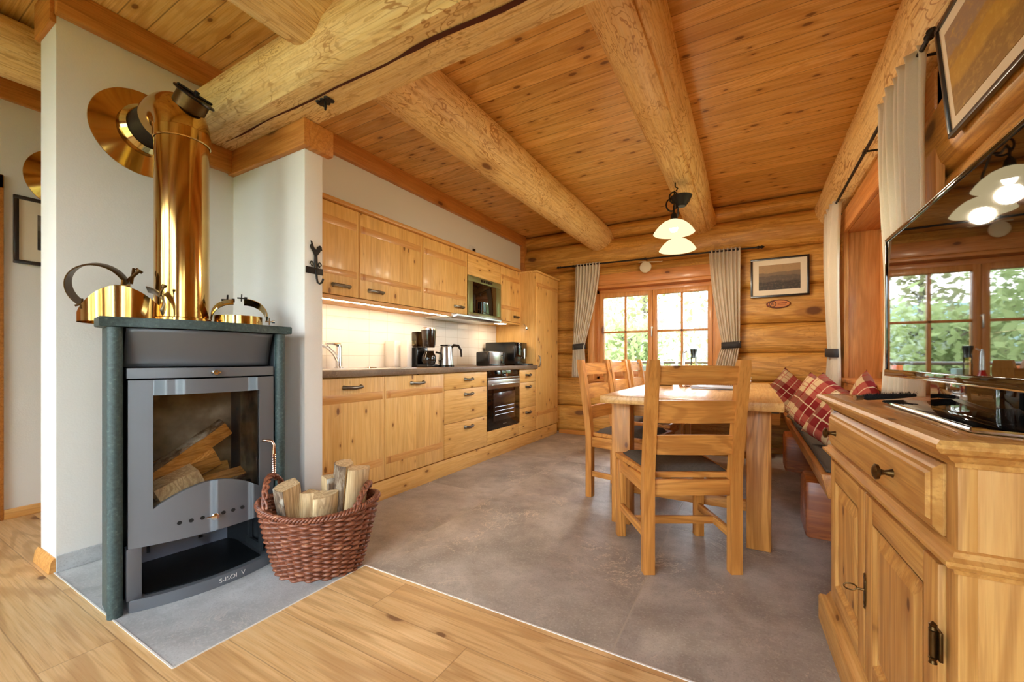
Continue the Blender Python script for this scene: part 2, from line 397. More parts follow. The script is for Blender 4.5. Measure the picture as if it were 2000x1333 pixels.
M['smoke'] = glass('smoked_glass', (.25, .18, .1, 1), 1.5)
M['white'] = plain('white_plastic', srgb(232, 230, 224), .4, var=.01)
M['offwhite'] = plain('cream_disc', srgb(222, 206, 176), .5, var=.03)
M['frame'] = plain('black_frame', srgb(34, 22, 20), .35, 0, var=.1, coat=.3)
M['mat'] = plain('passepartout', srgb(236, 222, 196), .85, var=.01)
M['felt'] = plain('grey_felt', srgb(92, 84, 76), .95, var=.2, vs=90, spec=.1, bump=.6, bs=260)
t = NT('linen_curtain'); v = t.obj(); f = t.noise(v, 220, 2, .6); c = t.sep(v)
col = t.mix(f, srgb(232, 222, 202), srgb(246, 238, 222)); p = t.n('ShaderNodeBsdfPrincipled'); t.l(col, p.inputs['Base Color']); p.inputs['Roughness'].default_value = .9
tl = t.n('ShaderNodeBsdfTranslucent'); t.l(col, tl.inputs[0]); mx = t.n('ShaderNodeMixShader'); mx.inputs[0].default_value = .45
t.l(p.outputs[0], mx.inputs[1]); t.l(tl.outputs[0], mx.inputs[2]); t.l(mx.outputs[0], t.out.inputs[0]); M['curtain'] = t.m
M['tieband'] = plain('charcoal_band', srgb(54, 50, 50), .8, var=.15, vs=80)
# wicker
t = NT('willow_wicker'); v = t.obj(); c = t.sep(v); f = t.noise(t.comb(t.math('MULTIPLY', c[0], .5), t.math('MULTIPLY', c[1], .5), t.math('MULTIPLY', c[2], 3.2)), 42, 4, .7); g2 = t.noise(v, 160, 2)
col = t.ramp(f, [(.3, srgb(66, 32, 20)), (.46, srgb(112, 60, 38)), (.6, srgb(146, 86, 58)), (.74, srgb(200, 156, 118))])
M['wicker'] = t.prin(col, .45, 0, t.bump(g2, .3, .002), .5, .2)
# plaid
t = NT('red_plaid'); v = t.n('ShaderNodeTexCoord').outputs['Object']; c = t.sep(v)
def stripe(ch, per, w0, w1, ph=0.):
    fr = t.math('FRACT', t.math('ADD', t.math('DIVIDE', ch, per), ph))
    return t.math('MULTIPLY', t.step(fr, w0 - .005, w0 + .005), t.math('SUBTRACT', 1.0, t.step(fr, w1 - .005, w1 + .005)))
def half(ch):
    wide = stripe(ch, .24, .05, .52, .4); thin = t.math('MAXIMUM', stripe(ch, .24, .7, .73, .4), stripe(ch, .24, .82, .85, .4)); ln = stripe(ch, .24, .27, .30, .4)
    return wide, thin, ln
wa, ta, la = half(c[0]); wb, tb, lb = half(c[1])
base = srgb(204, 178, 136); red = srgb(160, 26, 42); dred = srgb(118, 10, 24); cream = srgb(226, 206, 168)
col = t.mix(t.math('MULTIPLY', wa, .82), base, red); col = t.mix(t.math('MULTIPLY', wb, .8), col, dred)
col = t.mix(t.math('MULTIPLY', t.math('MAXIMUM', ta, tb), .6), col, red); col = t.mix(t.math('MULTIPLY', t.math('MAXIMUM', la, lb), .8), col, cream)
wv = t.noise(v, 400, 2); M['plaid'] = t.prin(col, .95, 0, t.bump(wv, .5, .002), .1)
# photographs (procedural landscapes): y local horizontal, z vertical
def photo(name, sky, far, mid_, near, hi):
    t = NT(name); v = t.n('ShaderNodeTexCoord').outputs['Generated']; c = t.sep(v)
    h = c[2]; e = t.math('ADD', h, t.math('MULTIPLY_ADD', t.noise(v, 3, 4), .35, -.17))
    col = t.ramp(e, [(.0, near), (.3, near), (.36, mid_), (.52, mid_), (.56, far), (.68, far), (.72, sky), (1, sky)])
    n2 = t.noise(v, 14, 4, .7); col = t.mix(t.math('MULTIPLY', t.step(n2, .45, .75), .55), col, hi)
    return t.prin(col, .6)
M['ph_back'] = photo('landscape_photo_brown', srgb(172, 140, 98), srgb(126, 104, 80), srgb(96, 82, 68), srgb(58, 50, 46), srgb(142, 118, 90))
M['ph_side'] = photo('landscape_photo_gold', srgb(158, 130, 104), srgb(170, 128, 50), srgb(188, 142, 34), srgb(150, 108, 24), srgb(214, 172, 70))
M['ph_far'] = photo('landscape_photo_grey', srgb(128, 116, 100), srgb(112, 104, 84), srgb(70, 62, 52), srgb(56, 48, 40), srgb(90, 84, 70))
M['shade'] = emit('lit_glass_shade', (1, .80, .44, 1), .22)
M['bulb'] = emit('lit_bulb', (1, .88, .68, 1), 8)
M['led'] = emit('led_strip', (1, .76, .5, 1), 6.5)
M['leaf'] = None
def leafm(name, a, b):
    t = NT(name); i = t.noise(t.obj(), 1.3, 2); col = t.mix(i, a, b)
    df = t.n('ShaderNodeBsdfDiffuse'); tl = t.n('ShaderNodeBsdfTranslucent'); mx = t.n('ShaderNodeMixShader'); mx.inputs[0].default_value = .5
    t.l(col, df.inputs[0]); t.l(col, tl.inputs[0]); t.l(df.outputs[0], mx.inputs[1]); t.l(tl.outputs[0], mx.inputs[2]); t.l(mx.outputs[0], t.out.inputs[0]); return t.m
M['leaf'] = leafm('spring_leaves', srgb(132, 148, 96), srgb(172, 182, 132))
M['leaf2'] = leafm('pale_leaves', srgb(120, 124, 84), srgb(150, 146, 108))
M['trunk'] = plain('tree_bark', srgb(110, 100, 90), .9, var=.2, vs=20)
M['grass'] = plain('meadow', srgb(120, 132, 92), .95, var=.2, vs=1)
M['hill'] = plain('wooded_hill', srgb(96, 118, 112), 1, var=.15, vs=.2)
M['deck'] = wood('deck_boards', srgb(176, 150, 120), srgb(156, 130, 102), srgb(112, 88, 64), 'x', ('y', .14), knots=.1, coat=0, rough=.8)
M['post'] = wood('terrace_wood', srgb(190, 108, 62), srgb(170, 90, 48), srgb(128, 62, 30), 'z', knots=.1, coat=0)
M['railm'] = plain('grey_rail_metal', srgb(96, 96, 94), .4, .8)
M['paper'] = plain('magazine_paper', srgb(196, 200, 210), .3, var=.1, vs=12, coat=.4)
M['red'] = plain('red_liquid', srgb(170, 20, 16), .2, var=.05, coat=.5)
M['green'] = plain('dried_flowers', srgb(202, 190, 160), .8, var=.3, vs=60)
M['olive'] = plain('green_tinted_steel', srgb(150, 156, 110), .3, .7, var=.05)
M['bkwv'] = wood('woven_tray', srgb(150, 100, 50), srgb(120, 76, 34), srgb(60, 34, 14), 'x', knots=0, grainmix=.6, s=3)
# ================================================================ THE ROOM SHELL
XF, XA, XW, YB, YFR, ZC = -3.93, -2.75, .72, 5.2, -1.75, 2.68
def simple(name, boxes, mat, label=None, b=0):
    m = MB()
    for q in boxes: m.box(*q, b)
    return struct(m.build(name, mat, smooth=b > 0), label)
simple('floor', [(XF - .1, XW + .3, YFR - .1, .6, -.1, 0), (-1.575, XW + .3, .6, 1.355, -.1, 0), (XF - .1, XA - .01, .6, 5.3, -.1, 0)], M['oak'], 'oak plank floor')
simple('floor', [(XA, XW + .3, 1.358, YB + .2, -.1, 0)], M['stone'], 'large grey-brown stone floor tiles')
simple('floor', [(XA, -1.578, .603, 1.358, -.1, .001)], M['hearth'], 'pale grey hearth slab under the stove')
simple('trim_1', [(-1.58, XW, 1.352, 1.358, -.02, .0025), (-1.579, -1.574, .6, 1.355, -.02, .0025), (XA, -1.578, .598, .603, -.02, .0025)], M['white'], 'thin metal floor edging')
simple('ceiling', [(XF - .1, XW + .4, YFR - .1, YB + .3, ZC, ZC + .1)], M['ceil'], 'spruce board ceiling')
# partition behind the stove (wall A) and its return beside the kitchen
simple('wall_stove', [(XA - .225, XA, .605, 1.40, 0, ZC)], M['wall'], 'white wall behind the stove', .004)
simple('wall_return', [(XA - .1, -2.043, 1.356, 1.462, 0, 2.23)], M['wall'], 'short white wall between stove and kitchen', .003)
simple('wall_kitchen', [(-2.86, -2.76, 1.40, YB + .1, 0, ZC)], M['wall'], 'white kitchen wall')
simple('wall_backsplash', [(-2.76, -2.748, 1.462, 4.385, .905, 1.385)], M['tile'], 'white tiled splashback')
simple('wall_left', [(XF - .1, XF, YFR, -.4, 0, ZC), (XF - .1, XF, -.4, .5, 2.085, ZC), (XF - .1, XF, .5, .645, 2.085, ZC), (XF - .1, XF, .645, 5.3, 0, ZC)], M['wall'], 'white far left wall')
simple('wall_hall', [(XF, XA - .22, 5.2, 5.3, 0, ZC)], M['wall'])
# door at the far left: only its frame edge shows
simple('door_1', [(XF - .02, XF + .02, .56, .645, 0, 2.09), (XF - .02, XF + .02, -.4, -.32, 0, 2.09), (XF - .02, XF + .02, -.4, .645, 2.005, 2.09), (XF - .05, XF - .012, -.32, .56, 0.005, 2.005)], M['trim_x'], 'wooden door and frame', .004)
# log walls with a bulging profile
def logprofile(seams, bul):
    pr = []
    for (a, b), k in zip(zip(seams, seams[1:]), bul):
        pr.append((a, -.03)); a2 = a + .007; b2 = b - .007
        for i in range(11):
            u = i / 10
            pr.append((a2 + (b2 - a2) * u, k * (.25 + .75 * math.sin(math.pi * u) ** .5)))
    pr.append((seams[-1], -.03))
    return pr
SB = [0, .36, .734, 1.046, 1.358, 1.752, 2.15, 2.50, ZC]
BB = [.045, .05, .05, .05, .05, .055, .13, .10]
def logwall(axis, const, lo, hi, holes, seams, bul, mat, name, label, z0=0, z1=ZC, sgn=-1, amp=.012, seed=0):
    """surface with real bulges; holes: list of (a0,a1,z0,z1)"""
    m = MB(); pr = [(z, d) for z, d in logprofile(seams, bul) if z0 - 1e-6 <= z <= z1 + 1e-6]
    th = .12
    def seg(a0, a1, zz0, zz1):
        q = [(z, d) for z, d in pr if zz0 < z < zz1]
        def dz(z):
            for (za, da), (zb, db) in zip(pr, pr[1:]):
                if za <= z <= zb and zb > za: return da + (db - da) * (z - za) / (zb - za)
            return pr[-1][1]
        q = [(zz0, dz(zz0))] + q + [(zz1, dz(zz1))]
        n = max(2, int((a1 - a0) / .16) + 1)
        V = []
        for i in range(n + 1):
            a = a0 + (a1 - a0) * i / n; row = []
            for z, d in q:
                dd = d * (1 + .18 * mnoise.noise(Vector((a * 1.3, round(z * 2.7), seed)))) + amp * mnoise.noise(Vector((a * 2, z * 6, seed)))
                p = const + sgn * dd
                row.append(m.bm.verts.new((a, p, z) if axis == 'x' else (p, a, z)))
            V.append(row)
        for i in range(n):
            for j in range(len(q) - 1): m.bm.faces.new((V[i][j], V[i + 1][j], V[i + 1][j + 1], V[i][j + 1]))
        def back(a, z): return m.bm.verts.new((a, const - sgn * th, z) if axis == 'x' else (const - sgn * th, a, z))
        Bk = [[back(a0 + (a1 - a0) * i / n, z) for z in (zz0, zz1)] for i in range(n + 1)]
        for i in range(n):
            m.bm.faces.new((Bk[i][0], Bk[i][1], Bk[i + 1][1], Bk[i + 1][0]))
            m.bm.faces.new((V[i][0], Bk[i][0], Bk[i + 1][0], V[i + 1][0]))
            m.bm.faces.new((V[i][-1], V[i + 1][-1], Bk[i + 1][1], Bk[i][1]))
        m.bm.faces.new([V[0][j] for j in range(len(q))] + [Bk[0][1], Bk[0][0]])
        m.bm.faces.new([V[n][j] for j in range(len(q))][::-1] + [Bk[n][0], Bk[n][1]])
    cur = lo
    for (h0, h1, hz0, hz1) in sorted(holes):
        if h0 > cur: seg(cur, h0, z0, z1)
        seg(h0, h1, z0, hz0); seg(h0, h1, hz1, z1); cur = h1
    seg(cur, hi, z0, z1)
    return struct(m.build(name, mat, angle=60), label)
WX0, WX1, WZ0, WZ1 = -1.75, -.30, .72, 1.90
logwall('x', YB, -2.76, XW + .1, [(WX0, WX1, WZ0, WZ1)], SB, BB, M['logwall_x'], 'wall_back', 'honey-coloured log wall with window', seed=3)
SR = [0, .34, .70, 1.02, 1.34, 1.74, 2.06, 2.24, ZC]
BR_ = [.05, .05, .05, .05, .05, .07, .05, .02]
RY0, RY1, RZ0, RZ1 = 2.45, 4.30, .82, 2.02
logwall('y', XW, YFR, YB + .1, [(-1.3, .35, .9, 2.02), (RY0, RY1, RZ0, RZ1)], SR, BR_, M['logwall_y'], 'wall_right', 'log wall with window on the right', seed=8)

def loground(name, p0, p1, r, mat, label, flat=None, bulge=.03, seed=0, crack=None, cat='beam'):
    """round, slightly uneven log; flat=(z_cut) trims the underside"""
    p0 = Vector(p0); p1 = Vector(p1); L = (p1 - p0).length; d = (p1 - p0) / L
    x = Vector((0, 0, 1)).cross(d).normalized(); z = Vector((0, 0, 1))
    m = MB(p0); n = max(6, int(L / .10)); sg = 110 if crack else 40
    V = []
    for i in range(n + 1):
        s_ = i / n * L; c = p0 + d * s_ + x * (.012 * mnoise.noise(Vector((s_ * .7, seed, 1))))
        row = []
        for k in range(sg):
            t = 2 * math.pi * k / sg
            rr = r * (1 + bulge * mnoise.noise(Vector((math.cos(t) * .8 + seed, math.sin(t) * .8, s_ * 1.2))) + .012 * mnoise.noise(Vector((math.cos(t) * 4, math.sin(t) * 4 + seed, s_ * 2.5))))
            if crack:
                ca, cd = crack; ca2 = ca + .12 * mnoise.noise(Vector((s_ * .9, seed, 5)))
                dv = abs((t - ca2 + math.pi) % (2 * math.pi) - math.pi)
                if dv < .07: rr -= cd * (1 - dv / .07) * max(0, min(1, .6 + 1.6 * mnoise.noise(Vector((s_ * .5, seed, 9)))))
            q = c + (x * math.cos(t) + z * math.sin(t)) * rr
            if flat is not None and q.z < flat: q.z = flat
            row.append(m.bm.verts.new(q))
        V.append(row)
    for i in range(n):
        for k in range(sg): m.bm.faces.new((V[i][k], V[i][(k + 1) % sg], V[i + 1][(k + 1) % sg], V[i + 1][k]))
    m.bm.faces.new(V[0][::-1]); m.bm.faces.new(V[-1])
    o = m.build(name, mat, angle=50)
    return tag(o, label, cat)
loground('ceiling_beam', (-1.665, -1.6, 2.515), (-1.665, 5.2, 2.515), .172, M['beam_y'], 'left round log beam running lengthwise to the back wall above the kitchen side', seed=2, crack=(R(-62), .03))
loground('ceiling_beam', (-.485, -1.6, 2.535), (-.475, 5.2, 2.535), .155, M['beam_y'], 'middle round log beam running lengthwise, carrying the pendant lamp', seed=5, bulge=.05, crack=(R(-122), .035))
loground('ceiling_beam', (-3.22, -1.6, 2.53), (-3.22, 5.2, 2.53), .14, M['beam_y'], 'round log beam behind the stove wall at the far left', seed=9)
# right-hand top plate log over the window
loground('ceiling_beam', (.765, -1.7, 2.455), (.765, 5.2, 2.455), .205, M['beam_y'], 'thick round log resting on the right wall above window and picture', seed=11, bulge=.025)
# the big cross beam, hewn flat on its underside
m = MB((-2.75, 1.29, 2.23)); L = .72 + 2.75; n = 30
prof = [(1.408, 2.235), (1.29, 2.231), (1.175, 2.235), (1.135, 2.27), (1.105, 2.33), (1.10, 2.40), (1.125, 2.47), (1.19, 2.535), (1.28, 2.56), (1.37, 2.545), (1.42, 2.48), (1.44, 2.40), (1.435, 2.30)]
import itertools
P2 = []
for a, b in zip(prof, prof[1:] + prof[:1]):
    for k in range(3): P2.append((a[0] + (b[0] - a[0]) * k / 3, a[1] + (b[1] - a[1]) * k / 3))
V = []
for i in range(n + 1):
    X = -2.75 + L * i / n; row = []
    for (yy, zz) in P2:
        ww = .010 * mnoise.noise(Vector((X * 1.2, yy * 7, zz * 7))) + .006 * mnoise.noise(Vector((X * 4, yy * 12, zz * 12)))
        f = 0 if zz < 2.24 else 1
        row.append(m.bm.verts.new((X, yy + ww * f, zz + ww * f)))
    V.append(row)
K = len(P2)
for i in range(n):
    for k in range(K): m.bm.faces.new((V[i][k], V[i][(k + 1) % K], V[i + 1][(k + 1) % K], V[i + 1][k]))
m.bm.faces.new(V[0][::-1]); m.bm.faces.new(V[-1])
big = m.build('cross_beam', M['beam_x'], angle=28); tag(big, 'massive hewn log crossing the room under the ceiling, split along its flat underside', 'beam')
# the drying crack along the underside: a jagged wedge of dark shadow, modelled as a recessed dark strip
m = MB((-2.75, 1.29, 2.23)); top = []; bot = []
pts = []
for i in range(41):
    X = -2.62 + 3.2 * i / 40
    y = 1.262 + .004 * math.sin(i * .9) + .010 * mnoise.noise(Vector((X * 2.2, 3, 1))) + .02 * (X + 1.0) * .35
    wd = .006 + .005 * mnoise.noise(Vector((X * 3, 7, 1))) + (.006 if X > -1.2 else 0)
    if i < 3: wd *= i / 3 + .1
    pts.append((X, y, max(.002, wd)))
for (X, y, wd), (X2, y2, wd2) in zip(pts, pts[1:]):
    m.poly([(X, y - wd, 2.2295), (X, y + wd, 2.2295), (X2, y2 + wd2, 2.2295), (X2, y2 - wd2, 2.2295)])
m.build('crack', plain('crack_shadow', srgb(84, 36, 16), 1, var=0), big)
# trims under the ceiling
simple('trim_2', [(XA, XA + .045, .60, 1.30, 2.545, ZC - .001)], M['trim_y'], 'ceiling trim over the stove wall', .004)
simple('trim_3', [(XA, XA + .045, 1.10, 1.33, 2.10, 2.23)], M['trim_y'], 'trim under the cross beam', .004)
simple('trim_4', [(XA, -2.0, 1.325, 1.358, 2.09, 2.23), (-2.045, -2.0, 1.358, 1.50, 2.09, 2.23)], M['trim_x'], 'trim boards capping the short wall', .004)
simple('trim_5', [(-2.76, -2.715, 1.45, 5.13, 2.535, ZC - .001)], M['trim_y'], 'ceiling trim over the kitchen wall', .004)
simple('trim_6', [(XF, XF + .035, -1.7, 5.1, 2.55, ZC - .001)], M['trim_y'], 'ceiling trim on the far left wall', .004)
simple('trim_7', [(-2.76, -2.70, 5.04, 5.12, 0, 2.54)], M['trim_x'], 'corner post of the log wall', .004)
simple('trim_8', [(XA - .235, XA + .002, .585, .607, ZC - .17, ZC - .001)], M['trim_x'], 'trim block on the end of the stove wall', .003)
simple('baseboard_left', [(XF, XF + .02, .645, 5.1, 0, .06)], M['batten'], 'wooden skirting on the far left wall', .003)
simple('baseboard_stove', [(XA, XA + .012, .605, 1.356, .001, .075)], M['hearth'], 'stone skirting behind the stove', .002)
m = MB(); m.prism([(XA - .245, .605, 0), (XA - .245, .583, 0), (XA - .245, .590, .05), (XA - .245, .600, .065), (XA - .245, .605, .065)], (.245, 0, 0))
struct(m.build('baseboard_end', M['batten']), 'rounded wooden skirting on the end of the stove wall')
simple('baseboard_return', [(XA, -2.043, 1.344, 1.356, .001, .075), (-2.043, -2.031, 1.344, 1.462, .001, .075)], M['hearth'], None, .002)
simple('baseboard_back', [(-2.19, XW, 5.06, 5.09, 0, .05)], M['trim_x'], None, .003)

# ---------------------------------------------------------------- windows
def window(name, ax, const, lo, hi, z0, z1, out, leaves, bars, zbar, post=.06, sash=.055, casing=None, handle=None, mh='win_h'):
    """ax: 'x' window in a wall facing Y, 'y' window in a wall facing X. const = plane of the sash; out = +1/-1 outward direction"""
    T = (lambda a, d, z: (a, const + out * d, z)) if ax == 'x' else (lambda a, d, z: (const + out * d, a, z))
    def bx(m, a0, a1, d0, d1, zz0, zz1, b=.004):
        p = T(a0, d0, zz0); q = T(a1, d1, zz1)
        m.box(min(p[0], q[0]), max(p[0], q[0]), min(p[1], q[1]), max(p[1], q[1]), zz0, zz1, b)
    root = thing(name, None, None, T((lo + hi) / 2, 0, z0)); root['kind'] = 'structure'
    o = root.location
    m = MB(o); f = .055
    bx(m, lo, lo + f, 0, .07, z0, z1); bx(m, hi - f, hi, 0, .07, z0, z1)
    fr = m.build('window_frame', M['win_v'], root)
    m = MB(o); bx(m, lo, hi, 0, .07, z1 - f, z1); bx(m, lo, hi, 0, .07, z0, z0 + f); m.build('window_frame', M[mh], root)
    wl = (hi - lo - 2 * f) / leaves
    for k in range(leaves):
        a0 = lo + f + wl * k; a1 = a0 + wl
        m = MB(o); bx(m, a0 + .002, a0 + sash, -.018, .05, z0 + f, z1 - f); bx(m, a1 - sash, a1 - .002, -.018, .05, z0 + f, z1 - f)
        sh = m.build('sash', M['win_v'], root)
        m = MB(o); bx(m, a0 + .002, a1 - .002, -.017, .049, z0 + f, z0 + f + sash + .02); bx(m, a0 + .002, a1 - .002, -.017, .049, z1 - f - sash, z1 - f)
        if zbar: bx(m, a0 + sash, a1 - sash, 0, .04, zbar - .012, zbar + .012, .002)
        for q in range(bars):
            c = a0 + sash + (a1 - a0 - 2 * sash) * (q + 1) / (bars + 1); bx(m, c - .013, c + .013, 0, .042, z0 + f + sash, z1 - f - sash, .002)
        m.build('glazing_bars', M['win_v'], root)
        m = MB(o); bx(m, a0 + sash - .005, a1 - sash + .005, .018, .024, z0 + f + sash, z1 - f - sash + .005, 0); m.build('pane', M['glass'], root, smooth=False)
    if handle:
        a, z = handle; m = MB(o)
        m.cyl(T(a, -.018, z), T(a, -.03, z), .012); m.bar(T(a, -.038, z + .01), T(a, -.038, z - .11), .014, .012, .004, up=(0, 1, 0) if ax == 'x' else (1, 0, 0))
        m.build('window_handle', M['steel'], root)
    return root
w1 = window('window_1', 'x', 5.22, -1.742, -.310, .70, 1.87, 1, 2, 1, 1.318, handle=(-1.03, 1.36))
m = MB(w1.location)
m.box(-1.80, -1.72, 5.08, 5.25, .68, 1.90, .006); m.box(-.335, -.255, 5.08, 5.25, .68, 1.90, .006); m.build('casing', M['win_v'], w1)
m = MB(w1.location)
m.box(-1.80, -.255, 5.06, 5.25, 1.862, 1.90, .006); m.box(-1.83, -.225, 5.065, 5.12, 1.90, 2.035, .008); m.box(-1.80, -.255, 5.06, 5.25, .655, .70, .006); m.build('casing', M['win_h'], w1)
w2 = window('window_2', 'y', .90, 2.45, 4.30, .82, 2.02, 1, 2, 1, 1.42, handle=(3.375, 1.45), mh='win_hy')
m = MB(w2.location)
m.box(.66, .69, 4.255, 4.46, .70, 2.16, .006); m.box(.69, .97, 4.28, 4.32, .80, 2.04, .004); m.box(.66, .69, 2.34, 2.49, .70, 2.16, .006); m.box(.69, .97, 2.43, 2.47, .80, 2.04, .004)
m.build('casing', M['win_v'], w2)
m = MB(w2.location)
m.box(.655, .685, 2.34, 4.46, 2.0, 2.17, .006); m.box(.685, .97, 2.45, 4.30, 2.0, 2.03, .004); m.box(.645, .97, 2.40, 4.33, .79, .825, .008); m.box(.655, .69, 2.34, 4.46, .66, .79, .008); m.build('casing', M['win_hy'], w2)
w3 = window('window_3', 'y', .74, -1.25, .30, .95, 1.98, 1, 2, 1, 1.5, mh='win_hy')
m = MB(w3.location)
m.box(.65, .92, -1.33, -1.25, .88, 2.06, .004); m.box(.65, .92, .30, .38, .88, 2.06, .004); m.box(.65, .92, -1.25, .30, 1.98, 2.06, .004); m.box(.65, .92, -1.25, .30, .88, .95, .004); m.build('casing', M['win_v'], w3)
# glazed front wall behind the camera
simple('wall_front', [(XF, -3.6, YFR - .1, YFR, 0, ZC), (.5, XW + .2, YFR - .1, YFR, 0, ZC), (-3.6, .5, YFR - .1, YFR, 2.5, ZC), (-1.62, -1.48, YFR - .1, YFR, 0, 2.5)], M['logwall_x'], 'front wall with glazed doors')
window('window_4', 'x', YFR - .06, -3.6, -1.62, 0, 2.5, -1, 2, 0, None)
window('window_5', 'x', YFR - .06, -1.48, .5, 0, 2.5, -1, 2, 0, None)
# ================================================================ KITCHEN
FX = -2.19   # front plane of the base units
def pull(parent, y, z, x=FX, L=.13, name='handle', label='pewter bow handle', o=None, vertical=False):
    m = MB(o or parent.location)
    if not vertical:
        m.tube([(x, y - L / 2, z), (x + .018, y - L / 2 + .005, z), (x + .026, y - L / 4, z - .002), (x + .03, y, z - .003), (x + .026, y + L / 4, z - .002), (x + .018, y + L / 2 - .005, z), (x, y + L / 2, z)],
               [.015, .011, .010, .0125, .010, .011, .015], 10)
    else:
        m.tube([(x, y, z - L / 2), (x + .018, y, z - L / 2 + .005), (x + .028, y, z), (x + .018, y, z + L / 2 - .005), (x, y, z + L / 2)], [.008, .006, .005, .006, .008], 10)
    return m.build(name, M['pewter'], parent)
def sub(o, parent):   # re-parent a part as a sub-part of another part that sits at the thing's origin
    o.parent = parent; return o
def door_panel(root, y0, y1, z0, z1, x, battens, mat='cab_v', th=.02, name='door'):
    m = MB(root.location); m.box(x - th, x, y0 + .0015, y1 - .0015, z0, z1, .002); d = m.build(name, M[mat], root)
    if battens:
        for (za, zb) in battens:
            m = MB(root.location); m.box(x - .006, x + .0015, y0 + .012, y1 - .02, za, zb, .0008); m.build('batten', M['batten'], d)
            m = MB(root.location); m.box(x, x + .0026, y0 + .03, y0 + .052, za + .004, zb - .004, .0008); m.build('wooden_wedge', M['furn_z'], d)
    return d
def carcass(root, y0, y1, z0, z1, xb=-2.745, xf=None):
    m = MB(root.location); m.box(xb, (FX - .021) if xf is None else xf, y0 + .001, y1 - .001, z0, z1, .001); return m.build('body', M['cab_x'], root)
t = thing('base_cabinet', 'pine base cabinet beside the white short wall, door with one bow handle under the tap', 'cabinet', (FX, 1.76, .14), group=None)
carcass(t, 1.47, 2.048, .14, .862); d = door_panel(t, 1.47, 2.048, .145, .855, FX, [(.70, .755), (.245, .295)]); sub(pull(t, 1.78, .797), d)
t = thing('dishwasher_cabinet', 'pine-fronted unit with dark gap beneath, second from the white short wall', 'cabinet', (FX, 2.37, .14))
carcass(t, 2.05, 2.688, .14, .862); d = door_panel(t, 2.05, 2.688, .145, .855, FX, [(.70, .755), (.245, .295)]); sub(pull(t, 2.37, .797), d)
def drawers(root, y0, y1, ym, L=.11):
    carcass(root, y0, y1, .14, .862)
    for (za, zb), zh in (((.718, .855), .797), ((.434, .714), .665), ((.145, .430), .375)):
        m = MB(root.location); m.box(FX - .02, FX, y0 + .0015, y1 - .0015, za, zb, .002); dr = m.build('drawer', M['cab_h'], root)
        sub(pull(root, ym, zh, L=L), dr)
t = thing('drawer_cabinet', 'wide pine three-drawer unit left of the oven', 'cabinet', (FX, 3.01, .14)); drawers(t, 2.69, 3.333, 3.03)
t = thing('drawer_cabinet', 'narrow pine three-drawer unit right of the oven', 'cabinet', (FX, 4.18, .14)); drawers(t, 3.977, 4.383, 4.18)
t = thing('oven_cabinet', 'pine housing with plain panel beneath the built-in oven', 'cabinet', (FX, 3.655, .14))
m = MB(t.location); m.box(-2.745, FX - .021, 3.336, 3.352, .14, .862); m.box(-2.745, FX - .021, 3.960, 3.975, .14, .862); m.box(-2.745, FX - .021, 3.352, 3.96, .14, .27); m.build('body', M['cab_x'], t)
m = MB(t.location); m.box(FX - .02, FX, 3.337, 3.974, .145, .274, .002); m.build('panel', M['cab_h'], t)
t = thing('oven', 'built-in black glass oven with steel handle bar', 'oven', (FX, 3.655, .275)); o = t.location
m = MB(o); m.box(-2.72, FX - .005, 3.356, 3.956, .275, .858, .002); m.build('body', M['black'], t)
m = MB(o); m.box(FX - .005, FX + .004, 3.338, 3.973, .775, .860, .002); cp = m.build('control_panel', M['blackglass'], t)
m = MB(o); m.box(FX + .004, FX + .006, 3.338, 3.973, .775, .792, .001); m.build('steel_strip', M['steel'], cp).parent = cp
m = MB(o); m.cyl((FX + .004, 3.66, .815), (FX + .03, 3.66, .815), .020, .017, 20); m.build('knob', M['chrome'], cp)
m = MB(o); m.box(FX - .005, FX + .006, 3.338, 3.973, .283, .768, .003); dr = m.build('oven_door', M['blackglass'], t)
m = MB(o); m.box(FX + .006, FX + .0075, 3.338, 3.973, .68, .768, .001); m.build('steel_band', M['steel'], dr)
m = MB(o); m.bar((FX + .03, 3.40, .722), (FX + .03, 3.91, .722), .014, .02, .004); m.box(FX, FX + .03, 3.41, 3.43, .715, .73); m.box(FX, FX + .03, 3.88, 3.90, .715, .73); m.build('handle', M['steel'], dr)
m = MB(o); m.box(FX + .0055, FX + .0067, 3.44, 3.87, .36, .64, .001); wv = m.build('oven_window', plain('oven_window_dark', srgb(44, 36, 34), .12, 0, var=.1, coat=1), dr)
m = MB(o)
for z in (.42, .46, .50):
    m.tube([(FX + .007, 3.47, z), (FX + .007, 3.84, z)], .0015, 6)
m.build('oven_rack', M['steel'], wv)
m = MB(o); m.box(FX + .0062, FX + .007, 3.62, 3.69, .316, .322); m.build('maker_mark', M['steel'], dr)
# worktop, plinth, sink
m = MB((-2.46, 2.9, .863)); m.box(-2.748, -2.165, 1.462, 4.383, .864, .905, .003)
tag(m.build('worktop', M['worktop']), 'long grey-brown worktop over the pine base units', 'worktop')
simple('baseboard_kitchen', [(-2.7, FX - .012, 1.462, 5.02, 0, .134)], M['cab_h'], 'pine plinth under the kitchen units', .002)
t = thing('sink', 'steel sink with drainer set in the worktop beside the white short wall', 'sink', (-2.46, 1.95, .905)); o = t.location
m = MB(o); m.box(-2.70, -2.24, 1.52, 2.42, .9052, .909, .002); m.build('rim', M['steel'], t)
m = MB(o); m.lathe([(.0, .004), (.035, .004), (.042, .010), (.046, .004)], (-2.5, 2.20, .906), seg=20); m.build('plug_button', M['chrome'], t)
t = thing('kitchen_tap', 'chrome tap with arched spout at the left end of the splashback', 'tap', (-2.66, 2.04, .909)); o = t.location
m = MB(o); m.cyl((-2.66, 2.04, .909), (-2.66, 2.04, 1.07), .024, .022, 20); m.lathe([(.032, 0), (.032, .006), (.024, .01)], (-2.66, 2.04, .909)); m.build('body', M['chrome'], t)
